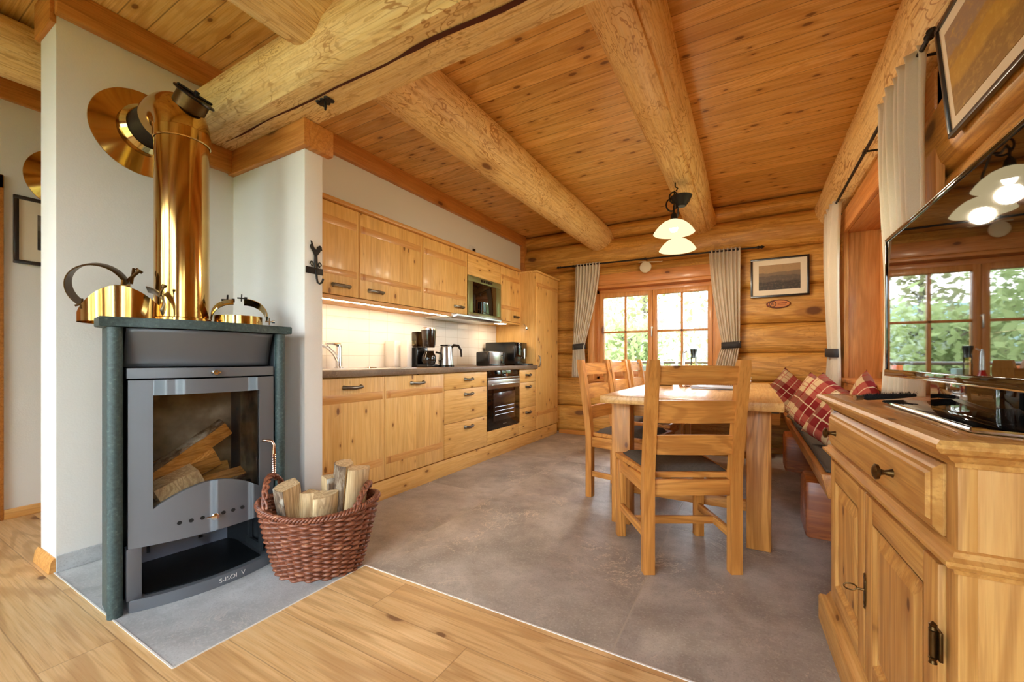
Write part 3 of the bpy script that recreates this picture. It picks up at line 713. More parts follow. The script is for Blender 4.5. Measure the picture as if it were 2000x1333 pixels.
m = MB(o); m.tube([(-2.66, 2.03, .96), (-2.64, 1.98, 1.02), (-2.61, 1.90, 1.065), (-2.58, 1.82, 1.075), (-2.56, 1.77, 1.06)], [.013, .013, .012, .012, .012], 12); m.build('spout', M['chrome'], t)
m = MB(o); m.tube([(-2.66, 2.04, 1.07), (-2.66, 2.04, 1.085), (-2.64, 1.97, 1.09), (-2.62, 1.90, 1.088)], [.022, .018, .009, .007], 10); m.build('lever', M['chrome'], t)
# tall unit
t = thing('tall_cabinet', 'tall pine larder cupboard standing against the log wall', 'cabinet', (-2.46, 4.70, .14)); o = t.location
m = MB(o); m.box(-2.745, FX - .021, 4.386, 5.02, .14, 2.0, .002); m.build('body', M['cab_x'], t)
m = MB(o); m.box(-2.745, FX + .02, 4.37, 5.04, 2.0, 2.022, .003); m.build('top_board', M['cab_h'], t)
d = door_panel(t, 4.387, 5.02, .145, 1.998, FX, [(.30, .35), (1.84, 1.89)]); sub(pull(t, 4.45, .95, L=.13, vertical=True), d)
t = thing('wall_hook', 'small round-bodied chrome hook on the side of the tall larder cupboard', 'hook', (-2.32, 4.385, 1.35)); o = t.location
m = MB(o); m.lathe([(0, 0), (.018, 0), (.018, .01), (.01, .016), (0, .016)], (-2.31, 4.385, 1.345), (0, -1, 0)); m.build('disc', M['chrome'], t)
m = MB(o); m.tube([(-2.31, 4.372, 1.345), (-2.315, 4.358, 1.37), (-2.34, 4.35, 1.395)], .005, 8); m.build('pin', M['chrome'], t)
# wall units
UX = -2.403
def wall_unit(label, y0, y1, hy, L=.13):
    t = thing('wall_cabinet', label, 'cabinet', (UX, (y0 + y1) / 2, 1.404))
    m = MB(t.location); m.box(-2.745, UX - .021, y0 + .001, y1 - .001, 1.404, 2.02, .001); m.build('body', M['cab_x'], t)
    d = door_panel(t, y0, y1, 1.408, 2.016, UX, [(1.873, 1.926), (1.54, 1.585)]); sub(pull(t, hy, 1.473, UX, L), d)
wall_unit('pine wall cabinet next to the white short wall, handle at its lower right', 1.47, 2.008, 1.86)
wall_unit('wide pine wall cabinet above the white panels, handle at its lower left', 2.012, 2.668, 2.16)
wall_unit('pine wall cabinet left of the built-in microwave', 2.672, 3.306, 3.17)
t = thing('microwave_cabinet', 'pine wall unit housing the microwave', 'cabinet', (UX, 3.62, 1.404)); o = t.location
m = MB(o); m.box(-2.745, UX - .021, 3.311, 3.326, 1.404, 2.02); m.box(-2.745, UX - .021, 3.914, 3.929, 1.404, 2.02); m.box(-2.745, UX - .021, 3.326, 3.914, 1.80, 2.02); m.build('body', M['cab_x'], t)
m = MB(o); m.box(UX - .02, UX, 3.311, 3.929, 1.81, 2.016, .002); m.build('door', M['cab_h'], t)
t = thing('microwave', 'built-in steel-framed microwave with mirror-dark door, set in the wall units', 'microwave', (UX, 3.62, 1.404)); o = t.location
m = MB(o); m.box(-2.72, UX - .006, 3.33, 3.91, 1.41, 1.795, .002); m.build('body', M['black'], t)
m = MB(o)
m.box(UX - .006, UX + .010, 3.312, 3.928, 1.75, 1.806, .003); m.box(UX - .006, UX + .010, 3.312, 3.928, 1.408, 1.44, .003)
m.box(UX - .006, UX + .010, 3.312, 3.39, 1.44, 1.75, .003); m.box(UX - .006, UX + .010, 3.83, 3.928, 1.44, 1.75, .003); m.build('frame', M['olive'], t)
m = MB(o); m.box(UX - .004, UX + .009, 3.391, 3.829, 1.441, 1.749, .002); m.build('door', M['blackglass'], t)
m = MB(o)
for k in range(5): m.box(UX + .010, UX + .013, 3.53 + k * .045, 3.565 + k * .045, 1.764, 1.792, .002)
m.build('buttons', M['black'], t)
m = MB(o); m.box(UX + .01, UX + .03, 3.31, 3.93, 1.404, 1.418, .003); m.build('handle_rail', M['steel'], t)
wall_unit('narrow pine wall cabinet between microwave and tall larder cupboard', 3.932, 4.383, 4.28, .1)
m = MB((UX, 2.9, 2.02)); m.box(-2.745, UX + .022, 1.465, 4.369, 2.021, 2.05, .006); tag(m.build('cornice', M['batten']), 'light pine cornice board running on top of the wall cabinets', 'cornice')
t = thing('light_pelmet', 'pine underboard with glowing strip light beneath the left wall cabinets', 'pelmet', (UX, 2.25, 1.38)); o = t.location
m = MB(o); m.box(-2.745, UX - .004, 1.465, 3.06, 1.385, 1.4035, .001); m.box(UX - .022, UX - .002, 1.465, 3.06, 1.376, 1.4035, .002); m.build('board', M['batten'], t)
m = MB(o); m.box(-2.475, -2.44, 1.50, 3.03, 1.377, 1.3845, .002); m.build('light_strip', M['led'], t)
t = thing('light_pelmet', 'pine underboard with short lit strip beneath the narrow wall cabinet', 'pelmet', (UX, 4.1, 1.38)); o = t.location
m = MB(o); m.box(-2.745, UX - .002, 3.935, 4.38, 1.383, 1.4035, .002); m.build('board', M['cab_h'], t)
m = MB(o); m.box(-2.52, -2.44, 3.95, 4.12, 1.378, 1.3825, .001); m.build('light_strip', M['led'], t)
t = thing('extractor_hood', 'flat grey extractor hood under the microwave', 'hood', (UX, 3.5, 1.36)); o = t.location
m = MB(o); m.box(-2.74, UX - .005, 3.065, 3.93, 1.375, 1.4035, .002); m.build('body', M['white'], t)
m = MB(o); m.prism([(UX - .003, 3.09, 1.372), (UX - .003, 3.92, 1.372), (UX + .03, 3.90, 1.385), (UX + .03, 3.11, 1.385)], (0, 0, .016)); m.build('front_lip', M['steel'], t)
m = MB(o); m.box(-2.70, -2.45, 3.12, 3.88, 1.368, 1.3745, .001); m.build('filter', M['steel'], t)
t = thing('wall_socket', 'small socket with dark plug on the white wall above the wall cabinets', 'socket', (-2.76, 3.93, 2.22)); o = t.location
m = MB(o); m.box(-2.76, -2.752, 3.84, 3.93, 2.17, 2.27, .003); m.build('plate', M['white'], t)
m = MB(o); m.box(-2.752, -2.735, 3.885, 3.925, 2.16, 2.24, .004); m.tube([(-2.744, 3.90, 2.17), (-2.742, 3.905, 2.10), (-2.74, 3.91, 2.052)], .004, 6); m.build('plug', M['black'], t)
# things on the worktop
WT = .9055
m = MB((-2.62, 2.60, WT)); m.box(-2.735, -2.62, 2.56, 2.70, WT, 1.135, .006); tag(m.build('chopping_board', M['white']), 'white upright panel leaning at the splashback, the left and rear of the two', 'board')
m = MB((-2.55, 2.66, WT)); m.box(-2.60, -2.52, 2.605, 2.665, WT, 1.138, .006); tag(m.build('chopping_board', M['white']), 'white upright panel directly left of the coffee maker, the front one of the two', 'board')
t = thing('coffee_maker', 'black filter coffee maker with smoked water tank and glass jug', 'coffee maker', (-2.46, 2.75, WT)); o = t.location
m = MB(o); m.box(-2.56, -2.37, 2.69, 2.83, WT, WT + .025, .006); m.box(-2.56, -2.485, 2.69, 2.83, WT + .02, 1.08, .01); m.build('body', M['black'], t)
m = MB(o); m.box(-2.558, -2.49, 2.692, 2.828, 1.082, 1.215, .012); m.build('water_tank', M['smoke'], t)
m = MB(o); m.lathe([(0, 0), (.052, 0), (.058, .02), (.066, .14), (.066, .15), (0, .155)], (-2.42, 2.76, 1.075), seg=28); m.build('filter_holder', plain('smoked_brown', srgb(36, 22, 14), .12, 0, coat=.6), t)
m = MB(o); m.lathe([(0, 0), (.064, 0), (.064, .012), (.05, .02), (0, .02)], (-2.42, 2.76, 1.228), seg=28); m.build('lid', M['chrome'], t)
m = MB(o); m.lathe([(0, 0), (.055, 0), (.066, .03), (.064, .07), (.045, .105), (.047, .115)], (-2.42, 2.76, WT + .026), seg=28); j = m.build('jug', M['blackglass'], t)
m = MB(o); m.tube([(-2.375, 2.80, WT + .13), (-2.34, 2.83, WT + .12), (-2.335, 2.835, WT + .07), (-2.355, 2.82, WT + .05)], .009, 8); m.build('jug_handle', M['black'], j)
t = thing('kettle', 'steel electric kettle with black handle, right of the coffee maker', 'kettle', (-2.34, 2.93, WT)); o = t.location
m = MB(o); m.lathe([(0, 0), (.075, 0), (.075, .018), (0, .018)], (-2.36, 2.92, WT)); m.build('base', M['black'], t)
m = MB(o); m.lathe([(0, 0), (.068, 0), (.068, .01), (.055, .15), (.053, .16), (0, .165)], (-2.36, 2.92, WT + .019)); m.build('body', M['steel'], t)
m = MB(o); m.lathe([(0, .0), (.052, 0), (.05, .012), (0, .016)], (-2.36, 2.92, WT + .185)); m.build('lid', M['black'], t)
m = MB(o); m.tube([(-2.335, 2.965, WT + .05), (-2.335, 2.965, WT + .17), (-2.32, 2.985, WT + .195), (-2.295, 3.02, WT + .19), (-2.28, 3.04, WT + .15), (-2.278, 3.045, WT + .09)], [.013, .013, .013, .012, .011, .009], 10); m.build('handle', M['black'], t)
t = thing('toaster', 'long brushed-steel toaster in front of the espresso machine', 'toaster', (-2.40, 3.74, WT), R(0)); o = t.location
m = MB(o); m.box(-2.47, -2.32, 3.58, 3.86, WT + .008, 1.055, .018); m.build('body', M['steel'], t)
m = MB(o); m.box(-2.475, -2.315, 3.555, 3.585, WT, 1.05, .012); m.box(-2.475, -2.315, 3.855, 3.885, WT, 1.05, .012); m.box(-2.47, -2.32, 3.56, 3.88, WT, WT + .02, .004); m.build('end_caps', M['black'], t)
m = MB(o); m.cyl((-2.32, 3.82, .945), (-2.308, 3.82, .945), .013, seg=16); m.box(-2.32, -2.314, 3.81, 3.832, .985, .995); m.box(-2.32, -2.314, 3.81, 3.832, 1.01, 1.02); m.build('controls', M['black'], t)
t = thing('espresso_machine', 'dark box-shaped coffee machine behind the toaster beside the tall larder cupboard', 'coffee machine', (-2.46, 4.15, WT)); o = t.location
m = MB(o); m.box(-2.70, -2.30, 4.07, 4.34, WT + .01, 1.17, .012); m.build('body', M['black'], t)
m = MB(o); m.box(-2.30, -2.285, 4.075, 4.335, 1.0, 1.165, .006); m.build('front_panel', M['blackglass'], t)
m = MB(o); m.box(-2.31, -2.20, 4.08, 4.33, WT, WT + .02, .005); m.build('drip_tray', M['black'], t)
m = MB(o); m.cyl((-2.285, 4.27, .98), (-2.285, 4.27, 1.10), .010, seg=12); m.cyl((-2.285, 4.14, 1.145), (-2.27, 4.14, 1.145), .012, seg=14); m.build('spout', M['chrome'], t)
# ================================================================ STOVE, FLUE, FIREWOOD
ST = thing('wood_stove', 'free-standing grey steel wood stove with dark soapstone corner posts on the pale hearth', 'stove', (-2.045, .905, 0), R(-7.7)); ST.scale = (1, 1.075, 1)
# local frame: +x = front (into the room), y = along the front; vertices are local -> MB() without offset
def fx(y, k=.058): return .005 + k * max(0, 1 - (y / .25) ** 2)
def curved(name, y0, y1, z0, z1, th, mat, parent, off=0., n=20, hole=None, k=.058):
    """curved plate following the stove front, optional window cut-out hole=(y0,y1,z0,z1,arch)"""
    m = MB()
    ys = [y0 + (y1 - y0) * i / n for i in range(n + 1)]
    def strip(ya, yb, zlo, zhi):
        A = [(fx(ya, k) + off, ya), (fx(yb, k) + off, yb)]
        v = []
        for dx in (0, -th):
            for (xx, yy), zl, zh in ((A[0], zlo[0], zhi[0]), (A[1], zlo[1], zhi[1])):
                v.append(m.bm.verts.new((xx + dx, yy, zl))); v.append(m.bm.verts.new((xx + dx, yy, zh)))
        a, b, c, d, e, f, g, h = v
        for q in ((a, c, d, b), (e, f, h, g), (b, d, h, f), (a, e, g, c), (a, b, f, e), (c, g, h, d)): m.bm.faces.new(q)
    if hole:
        hy0, hy1, hz0, hz1, arch = hole
        ys = sorted(set(ys + [hy0, hy1]))
    for ya, yb in zip(ys, ys[1:]):
        if yb - ya < 1e-6: continue
        if hole and ya >= hy0 - 1e-6 and yb <= hy1 + 1e-6:
            za = lambda y: hz0 + arch * math.sin(math.pi * min(1, max(0, (y - hy0) / (hy1 - hy0)))) ** .9
            strip(ya, yb, (z0, z0), (za(ya), za(yb))); strip(ya, yb, (hz1, hz1), (z1, z1))
        else: strip(ya, yb, (z0, z0), (z1, z1))
    bmesh.ops.remove_doubles(m.bm, verts=m.bm.verts[:], dist=.0002)
    return m.build(name, mat, parent, angle=30)
# soapstone posts, side stones, top
for s_ in (-1, 1):
    m = MB(); y = .275 * s_
    m.prism([(.004 + .023 * math.cos(a), y + .0215 * math.sin(a), 0.001) for a in [2 * math.pi * k / 24 for k in range(24)]], (0, 0, 1.095)); m.build('corner_post', M['soap'], ST, angle=40)
    m = MB(); m.prism([(-.005, y + s_ * .014, .001), (-.14, y + s_ * .014, .001), (-.36, y - s_ * .09, .001), (-.36, y - s_ * .12, .001), (-.03, y - s_ * .012, .001)], (0, 0, 1.095)); m.build('side_panel', M['soap'] if s_ < 0 else M['stove_dark'], ST, smooth=False)
m = MB()
pts = [(-.38, -.19), (-.10, -.315), (.03, -.318)] + [(fx(y) + .022, y) for y in [-.27 + .54 * i / 16 for i in range(17)]] + [(.03, .318), (-.10, .315), (-.38, .19)]
m.prism([(x, y, 1.098) for x, y in pts], (0, 0, .036), .004); m.build('top_slab', M['soap'], ST, angle=30)
# body core pieces (steel)
m = MB(); m.box(-.36, -.02, -.235, .235, .895, .935, .002); m.box(-.36, -.335, -.18, .18, .02, 1.09, .002); m.box(-.36, -.10, -.19, .19, 1.085, 1.097); m.build('body', M['stove_dark'], ST, smooth=False)
# concave upper panel
m = MB()
m.grid(lambda u, v: ((fx(-.245 + .49 * u) - .004) * (1 - .0) - .05 * math.sin(math.pi * min(1, (1 - v) * .5)) , -.245 + .49 * u, .945 + .15 * v), 24, 10)
m.build('upper_panel', M['stove'], ST, solid=.004)
curved('upper_strip', -.245, .245, .900, .940, .02, M['stove'], ST, off=.004)
m = MB(); m.lathe([(0, .026), (.010, .024), (.014, .014), (.008, .006), (.007, 0)], (fx(.0) + .004, .005, .919), (1, 0, 0), seg=16); m.tube([(fx(0) + .02, -.012, .919), (fx(0) + .02, .022, .919)], .004, 8); m.build('damper_knob', M['chrome'], ST)
# door with window
door = curved('door', -.242, .245, .245, .893, .022, M['stove'], ST, off=.006, hole=(-.178, .178, .385, .832, .075), n=28)
m = MB()
def zw(y): return .385 + .075 * math.sin(math.pi * min(1, max(0, (y + .178) / .356))) ** .9 - .004
m.grid(lambda u, v: (fx(-.18 + .36 * u) - .004, -.18 + .36 * u, zw(-.18 + .36 * u) + (.836 - zw(-.18 + .36 * u)) * v), 24, 6)
m.build('door_glass', M['stoveglass'], door)
m = MB()
for k in range(7):
    if k == 3: continue
    y = -.105 + k * .035
    m.lathe([(0, .001), (.0078, .001), (.0078, 0)], (fx(y) + .0065, y, .312), (1, 0, 0), seg=14)
m.build('air_holes', M['matblack'], door)
m = MB(); m.lathe([(.006, 0), (.006, .012), (.013, .016), (.014, .026), (.006, .03), (0, .03)], (fx(0) + .006, .0, .312), (1, 0, 0), seg=16); m.tube([(fx(0) + .026, -.028, .313), (fx(0) + .03, 0, .313)], .004, 8); m.build('air_knob', M['chrome'], door)
m = MB(); y = .212
m.tube([(fx(y) + .004, y - .02, .592), (fx(y) + .03, y - .012, .594), (fx(y) + .045, y + .006, .590), (fx(y) + .05, y + .012, .572), (fx(y) + .05, y + .012, .53)], [.009, .006, .006, .006, .008], 12)
zz = .53; pp = []; rr = []
for i in range(22): pp.append((fx(y) + .05, y + .012 , zz - i * .0052)); rr.append((.0100 if i % 2 else .0075) * (1 - i * .012))
m.tube(pp, rr, 14); m.build('door_handle', M['copper'], door)
# firebox
m = MB(); m.box(-.32, -.30, -.19, .19, .375, .86, .002); m.box(-.30, -.03, -.215, -.195, .375, .86, .002); m.box(-.30, -.03, .195, .215, .375, .86, .002); m.box(-.30, -.01, -.21, .21, .345, .375, .002); m.box(-.30, -.03, -.21, .21, .86, .88); m.build('firebox_lining', M['fire'], ST)
m = MB(); m.tube([(-.02, -.16 + 0, .405), (.012, -.05, .40), (.012, .05, .40), (-.02, .16, .405)], .008, 8); m.build('log_guard', M['iron'], ST)
# lower wood bay
m = MB(); m.prism([(-.34, -.20, .001)] + [(.0, -.243, .001)] + [(fx(y) + .012, y, .001) for y in [-.24 + .48 * i / 16 for i in range(17)]] + [(-.34, .20, .001)], (0, 0, .046), .002); m.build('base_plate', M['stove'], ST, angle=30)
m = MB(); m.prism([(-.33, -.185, .048)] + [(-.01, -.2, .048)] + [(fx(y) - .015, y, .048) for y in [-.19 + .38 * i / 12 for i in range(13)]] + [(-.33, .185, .048)], (0, 0, .004)); m.build('bay_floor', plain('bay_floor_black', srgb(24, 28, 32), .35, .3, var=.2), ST)
m = MB(); m.box(-.03, .018, -.247, -.205, .046, .245, .002); m.build('bay_post', M['stove'], ST)
m = MB(); m.box(-.03, .012, .225, .247, .046, .245, .002); m.build('bay_post', M['stove_dark'], ST)
m = MB(); m.box(-.335, -.325, -.185, -.13, .05, .25); m.box(-.335, -.325, .07, .10, .05, .25); m.box(-.335, -.325, -.13, .10, .05, .09); m.box(-.335, -.325, -.13, .07, .19, .25); m.box(-.325, -.318, -.12, .05, .085, .19)
m.box(-.335, -.325, .10, .185, .05, .25); m.build('bay_back', plain('bay_blue_grey', srgb(150, 162, 180), .5, .1, var=.1), ST)
m = MB(); m.box(-.32, -.28, .205, .215, .05, .25); m.box(-.05, -.02, .205, .215, .05, .25); m.box(-.28, -.05, .205, .215, .05, .085); m.box(-.28, -.05, .205, .215, .20, .25); m.box(-.18, -.15, .205, .215, .085, .2); m.build('bay_side', M['stove_dark'], ST)
m = MB(); m.box(-.32, -.03, -.215, -.205, .05, .25); m.build('bay_side', M['stove_dark'], ST)
def text(body, size, loc, rot, mat, name, parent=None, ext=.0006):
    cu = bpy.data.curves.new(name, 'FONT'); cu.body = body; cu.size = size; cu.extrude = ext; cu.align_x = 'CENTER'; cu.align_y = 'CENTER'
    ob = bpy.data.objects.new(name, cu); COL.objects.link(ob); bpy.context.view_layer.update()
    me = bpy.data.meshes.new_from_object(ob.evaluated_get(bpy.context.evaluated_depsgraph_get())); bpy.data.objects.remove(ob)
    me.materials.append(mat); ob = bpy.data.objects.new(name, me); COL.objects.link(ob); ob.location = loc; ob.rotation_euler = rot
    if parent is not None: ob.parent = parent
    return ob
text('S-ISOI  V', .026, (fx(.06) + .0135, .065, .024), (R(90), 0, R(90 + 5)), M['white'], 'stamped_marking', ST)
# fire logs inside the stove
def split_log(p0, p1, r, label, seed, mats=('splitx', 'bark'), group=None, name='firewood_log', cat='firewood', wedge=None, roll=None):
    rnd = random.Random(seed); p0 = Vector(p0); p1 = Vector(p1); L = (p1 - p0).length
    root = thing(name, label, cat, p0, 0, group)
    d = (p1 - p0).normalized(); a = Vector((0, 0, 1)) if abs(d.z) < .9 else Vector((1, 0, 0)); x = d.cross(a).normalized(); y = d.cross(x)
    ro = rnd.uniform(0, 6.28) if roll is None else roll
    aw = wedge or rnd.uniform(1.3, 2.0); na = 8
    def sec(s_):
        pts = [(0 + rnd.uniform(-.002, .002), 0)]
        for k in range(na + 1):
            t_ = ro + aw * k / na; rr = r * (1 + .05 * mnoise.noise(Vector((k * .7, s_ * 6, seed)))); pts.append((math.cos(t_) * rr, math.sin(t_) * rr))
        cx = math.cos(ro + aw / 2) * r * .5; cy = math.sin(ro + aw / 2) * r * .5
        return [p0 + d * (s_ * L) + x * (u - cx) + y * (v - cy) for u, v in pts]
    n = 7; S_ = [sec(i / n) for i in range(n + 1)]
    m = MB(p0); V = [[m.bm.verts.new(q) for q in s_] for s_ in S_]; K = len(V[0])
    for i in range(n):
        for k in (0, K - 1): m.bm.faces.new((V[i][k], V[i][(k + 1) % K], V[i + 1][(k + 1) % K], V[i + 1][k]))
    m.bm.faces.new(V[0][::-1]); m.bm.faces.new(V[-1]); m.build('split_wood', M[mats[0]], root, smooth=False)
    m = MB(p0); V = [[m.bm.verts.new(q) for q in s_[1:]] for s_ in S_]; K = len(V[0])
    for i in range(n):
        for k in range(K - 1): m.bm.faces.new((V[i][k], V[i][k + 1], V[i + 1][k + 1], V[i + 1][k]))
    m.build('bark', M[mats[1]], root, solid=.004)
    return root
MS = Matrix.Translation(ST.location) @ Matrix.Rotation(R(-7.7), 4, 'Z')
def sl(x, y, z): return tuple(MS @ Vector((x, y, z)))
split_log(sl(-.12, -.17, .47), sl(-.10, .10, .66), .085, 'topmost split log leaning diagonally inside the stove, pale cut end up', 1, roll=3.6, wedge=1.7)
split_log(sl(-.16, -.16, .44), sl(-.13, .06, .55), .10, 'thick warm brown split log leaning under the topmost one in the stove', 2, roll=2.2, wedge=1.8)
split_log(sl(-.05, -.02, .425), sl(-.08, .16, .44), .055, 'short flat log lying at the lower right behind the stove glass', 3, roll=.6)
split_log(sl(-.04, -.17, .415), sl(-.05, -.02, .47), .075, 'pale log end at the lower left behind the stove glass', 4, mats=('split', 'split'), roll=1.2, wedge=2.2)
split_log(sl(-.24, -.15, .43), sl(-.25, .15, .43), .09, 'rearmost dark log lying flat on the stove floor', 5, roll=1.0)
# flue
FLX, FLY = -2.32, .922
fl = thing('flue_pipe', 'gold-tinted polished flue pipe rising from the stove and bending into the wall', 'flue', (FLX, FLY, 1.134)); o = fl.location
m = MB(o); m.lathe([(.104, 0), (.104, .86)], (FLX, FLY, 1.136), seg=56); m.build('pipe', M['brass'], fl)
m = MB(o); m.lathe([(.108, 0), (.112, .004), (.112, .028), (.108, .032)], (FLX, FLY, 1.135), seg=56); m.build('base_collar', M['brass'], fl)
m = MB(o); m.lathe([(.106, 0), (.110, .004), (.110, .05), (.106, .054)], (FLX, FLY, 1.985), seg=56); m.build('collar', M['brass'], fl)
pts = [(FLX, FLY, 2.035)]; cx = FLX - .135; ZE = 2.035
m = MB(o); segs = [(0, 0), (1, 20), (2, 45), (3, 70), (4, 90)]
pl = []
for i in range(17):
    a = R(90 * i / 16); pl.append((cx + .135 * math.cos(a), FLY, ZE + .115 * math.sin(a)))
m.tube([(FLX, FLY, 2.03)] + pl + [(cx - .05, FLY, ZE + .115)], .1065, 48); m.build('elbow', M['brass'], fl)
ZH = ZE + .115
m = MB(o); m.cyl((cx - .04, FLY, ZH), (XA + .002, FLY, ZH), .098, seg=48); m.build('wall_pipe', M['iron'], fl)
m = MB(o); m.lathe([(.118, 0), (.122, .006), (.122, .05), (.104, .075), (.10, .075)], (XA + .03, FLY, ZH), (1, 0, 0), seg=56); m.build('sleeve', M['brass_light'], fl)
m = MB(o); m.lathe([(.215, 0), (.214, .004), (.112, .035), (.112, .03), (.214, 0)], (XA + .001, FLY, ZH), (1, 0, 0), seg=72); m.build('wall_rosette', M['brass'], fl, angle=20)
# clamp with cap on the bend
m = MB(o); c = Vector((FLX + .05, FLY + .01, 2.165)); ax = Vector((.60, .18, .78)).normalized()
m.lathe([(.066, -.03), (.066, .035), (.060, .035), (.060, -.03)], c, ax, seg=36); cl = m.build('inspection_neck', M['antique'], fl)
m = MB(o); m.lathe([(0, .036), (.082, .036), (.084, .040), (.082, .046), (0, .048)], c, ax, seg=36); m.build('cap', plain('sooty_steel', srgb(60, 54, 50), .3, .9, var=.3, vs=20), cl).parent = cl
m = MB(o); u = ax.cross(Vector((0, 0, 1))).normalized(); m.bar(c + ax * .054 - u * .08, c + ax * .054 + u * .085, .012, .010); m.cyl(c + ax * .046, c + ax * .07, .011, seg=14); m.build('clamp_bar', M['iron'], cl)
# second rosette on the far wall
m = MB((XF, FLY, ZH)); m.lathe([(.20, 0.001), (.199, .005), (.105, .035), (.105, .03), (.199, .001)], (XF, FLY, ZH), (1, 0, 0), seg=64)
m.lathe([(.10, 0.001), (.10, .16)], (XF, FLY, ZH), (1, 0, 0), seg=40); tag(m.build('wall_rosette', M['brass'], angle=20), 'gold rosette on the far left wall, half hidden behind the stove wall', 'rosette')
# brass pipe pieces on the stove top
def band(m, c, r, w_, a0, a1, axis, up, th=.003, n=30, flare=0):
    """open strip ring: centre c, radius r, width w_ along axis"""
    ax = Vector(axis).normalized(); x = Vector(up); x = (x - ax * x.dot(ax)).normalized(); y = ax.cross(x); c = Vector(c)
    def P(a, rr, h): return c + (x * math.cos(a) + y * math.sin(a)) * rr + ax * h
    V = []
    for i in range(n + 1):
        a = R(a0 + (a1 - a0) * i / n)
        V.append([m.bm.verts.new(P(a, r, -w_ / 2)), m.bm.verts.new(P(a, r + flare, -w_ * .4)), m.bm.verts.new(P(a, r + flare, w_ * .4)), m.bm.verts.new(P(a, r, w_ / 2)), m.bm.verts.new(P(a, r - th, w_ / 2)), m.bm.verts.new(P(a, r - th, -w_ / 2))])
    for i in range(n):
        for k in range(6): m.bm.faces.new((V[i][k], V[i][(k + 1) % 6], V[i + 1][(k + 1) % 6], V[i + 1][k]))
    m.bm.faces.new(V[0][::-1]); m.bm.faces.new(V[-1])
def clasp(m, c, s_=1., ang=0):
    c = Vector(c); d = Vector((math.cos(ang) * .498, math.cos(ang) * .867, math.sin(ang))); e = Vector((-.3, .2, .9)).normalized()
    m.tube([c - d * .03 * s_, c + d * .03 * s_], .006 * s_, 8); m.tube([c + e * .035 * s_, c - e * .03 * s_], .005 * s_, 8)
    m.lathe([(0, -.006), (.012 * s_, -.006), (.012 * s_, .006), (0, .006)], c + d * .03 * s_, tuple(d), seg=12)
cp = thing('pipe_section', 'short gold pipe section with slanting cut rims, left on the stove top', 'pipe section', (-2.44, .76, 1.135)); o = cp.location
m = MB(o); rr = .160; V = []; sg = 72
for k in range(sg):
    a = 2 * math.pi * k / sg; x = math.cos(a); y = math.sin(a)
    q = x * .867 + y * -.498   # toward the camera-left ... the rim rises and falls in two waves
    s2 = math.cos(a) * -.498 + math.sin(a) * .867
    h = .150 - .075 * abs(math.sin(a * 1.0 + .35)) ** 1.5 - .03 * (s2 < -.2) * 1.0
    h = .088 + .062 * math.cos(2 * (a + .45))
    V.append((m.bm.verts.new((o.x + x * rr, o.y + y * rr, 1.135)), m.bm.verts.new((o.x + x * rr, o.y + y * rr, 1.135 + h)), m.bm.verts.new((o.x + x * (rr - .004), o.y + y * (rr - .004), 1.135 + h)), m.bm.verts.new((o.x + x * (rr - .004), o.y + y * (rr - .004), 1.137))))
for k in range(sg):
    A = V[k]; B = V[(k + 1) % sg]
    for j in range(3): m.bm.faces.new((A[j], A[j + 1], B[j + 1], B[j]))
m.build('pipe', M['brass'], cp, angle=50)
m = MB(o); clasp(m, (-2.31, .70, 1.285), .8); m.build('clasp', M['chrome'], cp)
m = MB(o); clasp(m, (-2.415, .605, 1.205), .7, .4); m.build('clasp', M['antique'], cp)
cb = thing('clamp_band', 'large open brown metal clamp band arching at the left of the stove top', 'clamp band', (-2.55, .66, 1.2)); o = cb.location
m = MB(o); band(m, (-2.46, .670, 1.29), .098, .07, -8, 222, (.80, -.50, -.28), (.498, .867, .2), flare=.003); m.build('band', M['antique'], cb)
m = MB(o); clasp(m, (-2.40, .765, 1.345), 1.2, .9); m.build('clasp', M['antique'], cb)
cb = thing('clamp_band', 'small open steel clamp band between the gold pipe section and the flue', 'clamp band', (-2.2, .80, 1.2)); o = cb.location
m = MB(o); band(m, (-2.24, .735, 1.205), .085, .045, -40, 62, (.75, -.45, .45), (.498, .867, .3), flare=.003); m.build('band', M['steel'], cb)
m = MB(o); clasp(m, (-2.205, .80, 1.27), .8, 1.2); m.build('clasp', M['antique'], cb)
rg = thing('pipe_ring', 'low gold pipe ring lying on the right of the stove top', 'pipe ring', (-2.2, 1.11, 1.135)); o = rg.location
m = MB(o); m.lathe([(.098, .002), (.102, 0), (.102, .052), (.098, .052), (.098, .002)], (-2.22, 1.12, 1.135), seg=56); m.build('ring', M['brass'], rg, angle=50)
m = MB(o); clasp(m, (-2.12, 1.215, 1.165), .6); m.build('clasp', M['chrome'], rg)
cb = thing('clamp_band', 'pale brass band with a dark clasp standing left on the low gold pipe ring', 'clamp band', (-2.24, 1.06, 1.19)); o = cb.location
m = MB(o); band(m, (-2.20, 1.085, 1.175), .088, .055, 88, 178, (.78, -.36, -.5), (.498, .867, 0), flare=.004); m.build('band', M['brass_light'], cb)
m = MB(o); clasp(m, (-2.205, 1.06, 1.262), .8); m.build('clasp', M['iron'], cb)
cb = thing('clamp_band', 'pale brass band curling over at the right end of the stove top', 'clamp band', (-2.18, 1.17, 1.19)); o = cb.location
m = MB(o); band(m, (-2.185, 1.135, 1.185), .09, .06, -4, 96, (.80, -.40, .45), (.498, .867, 0), flare=.004); m.build('band', M['brass_light'], cb)
m = MB(o); clasp(m, (-2.205, 1.125, 1.28), .6); m.build('clasp', M['iron'], cb)

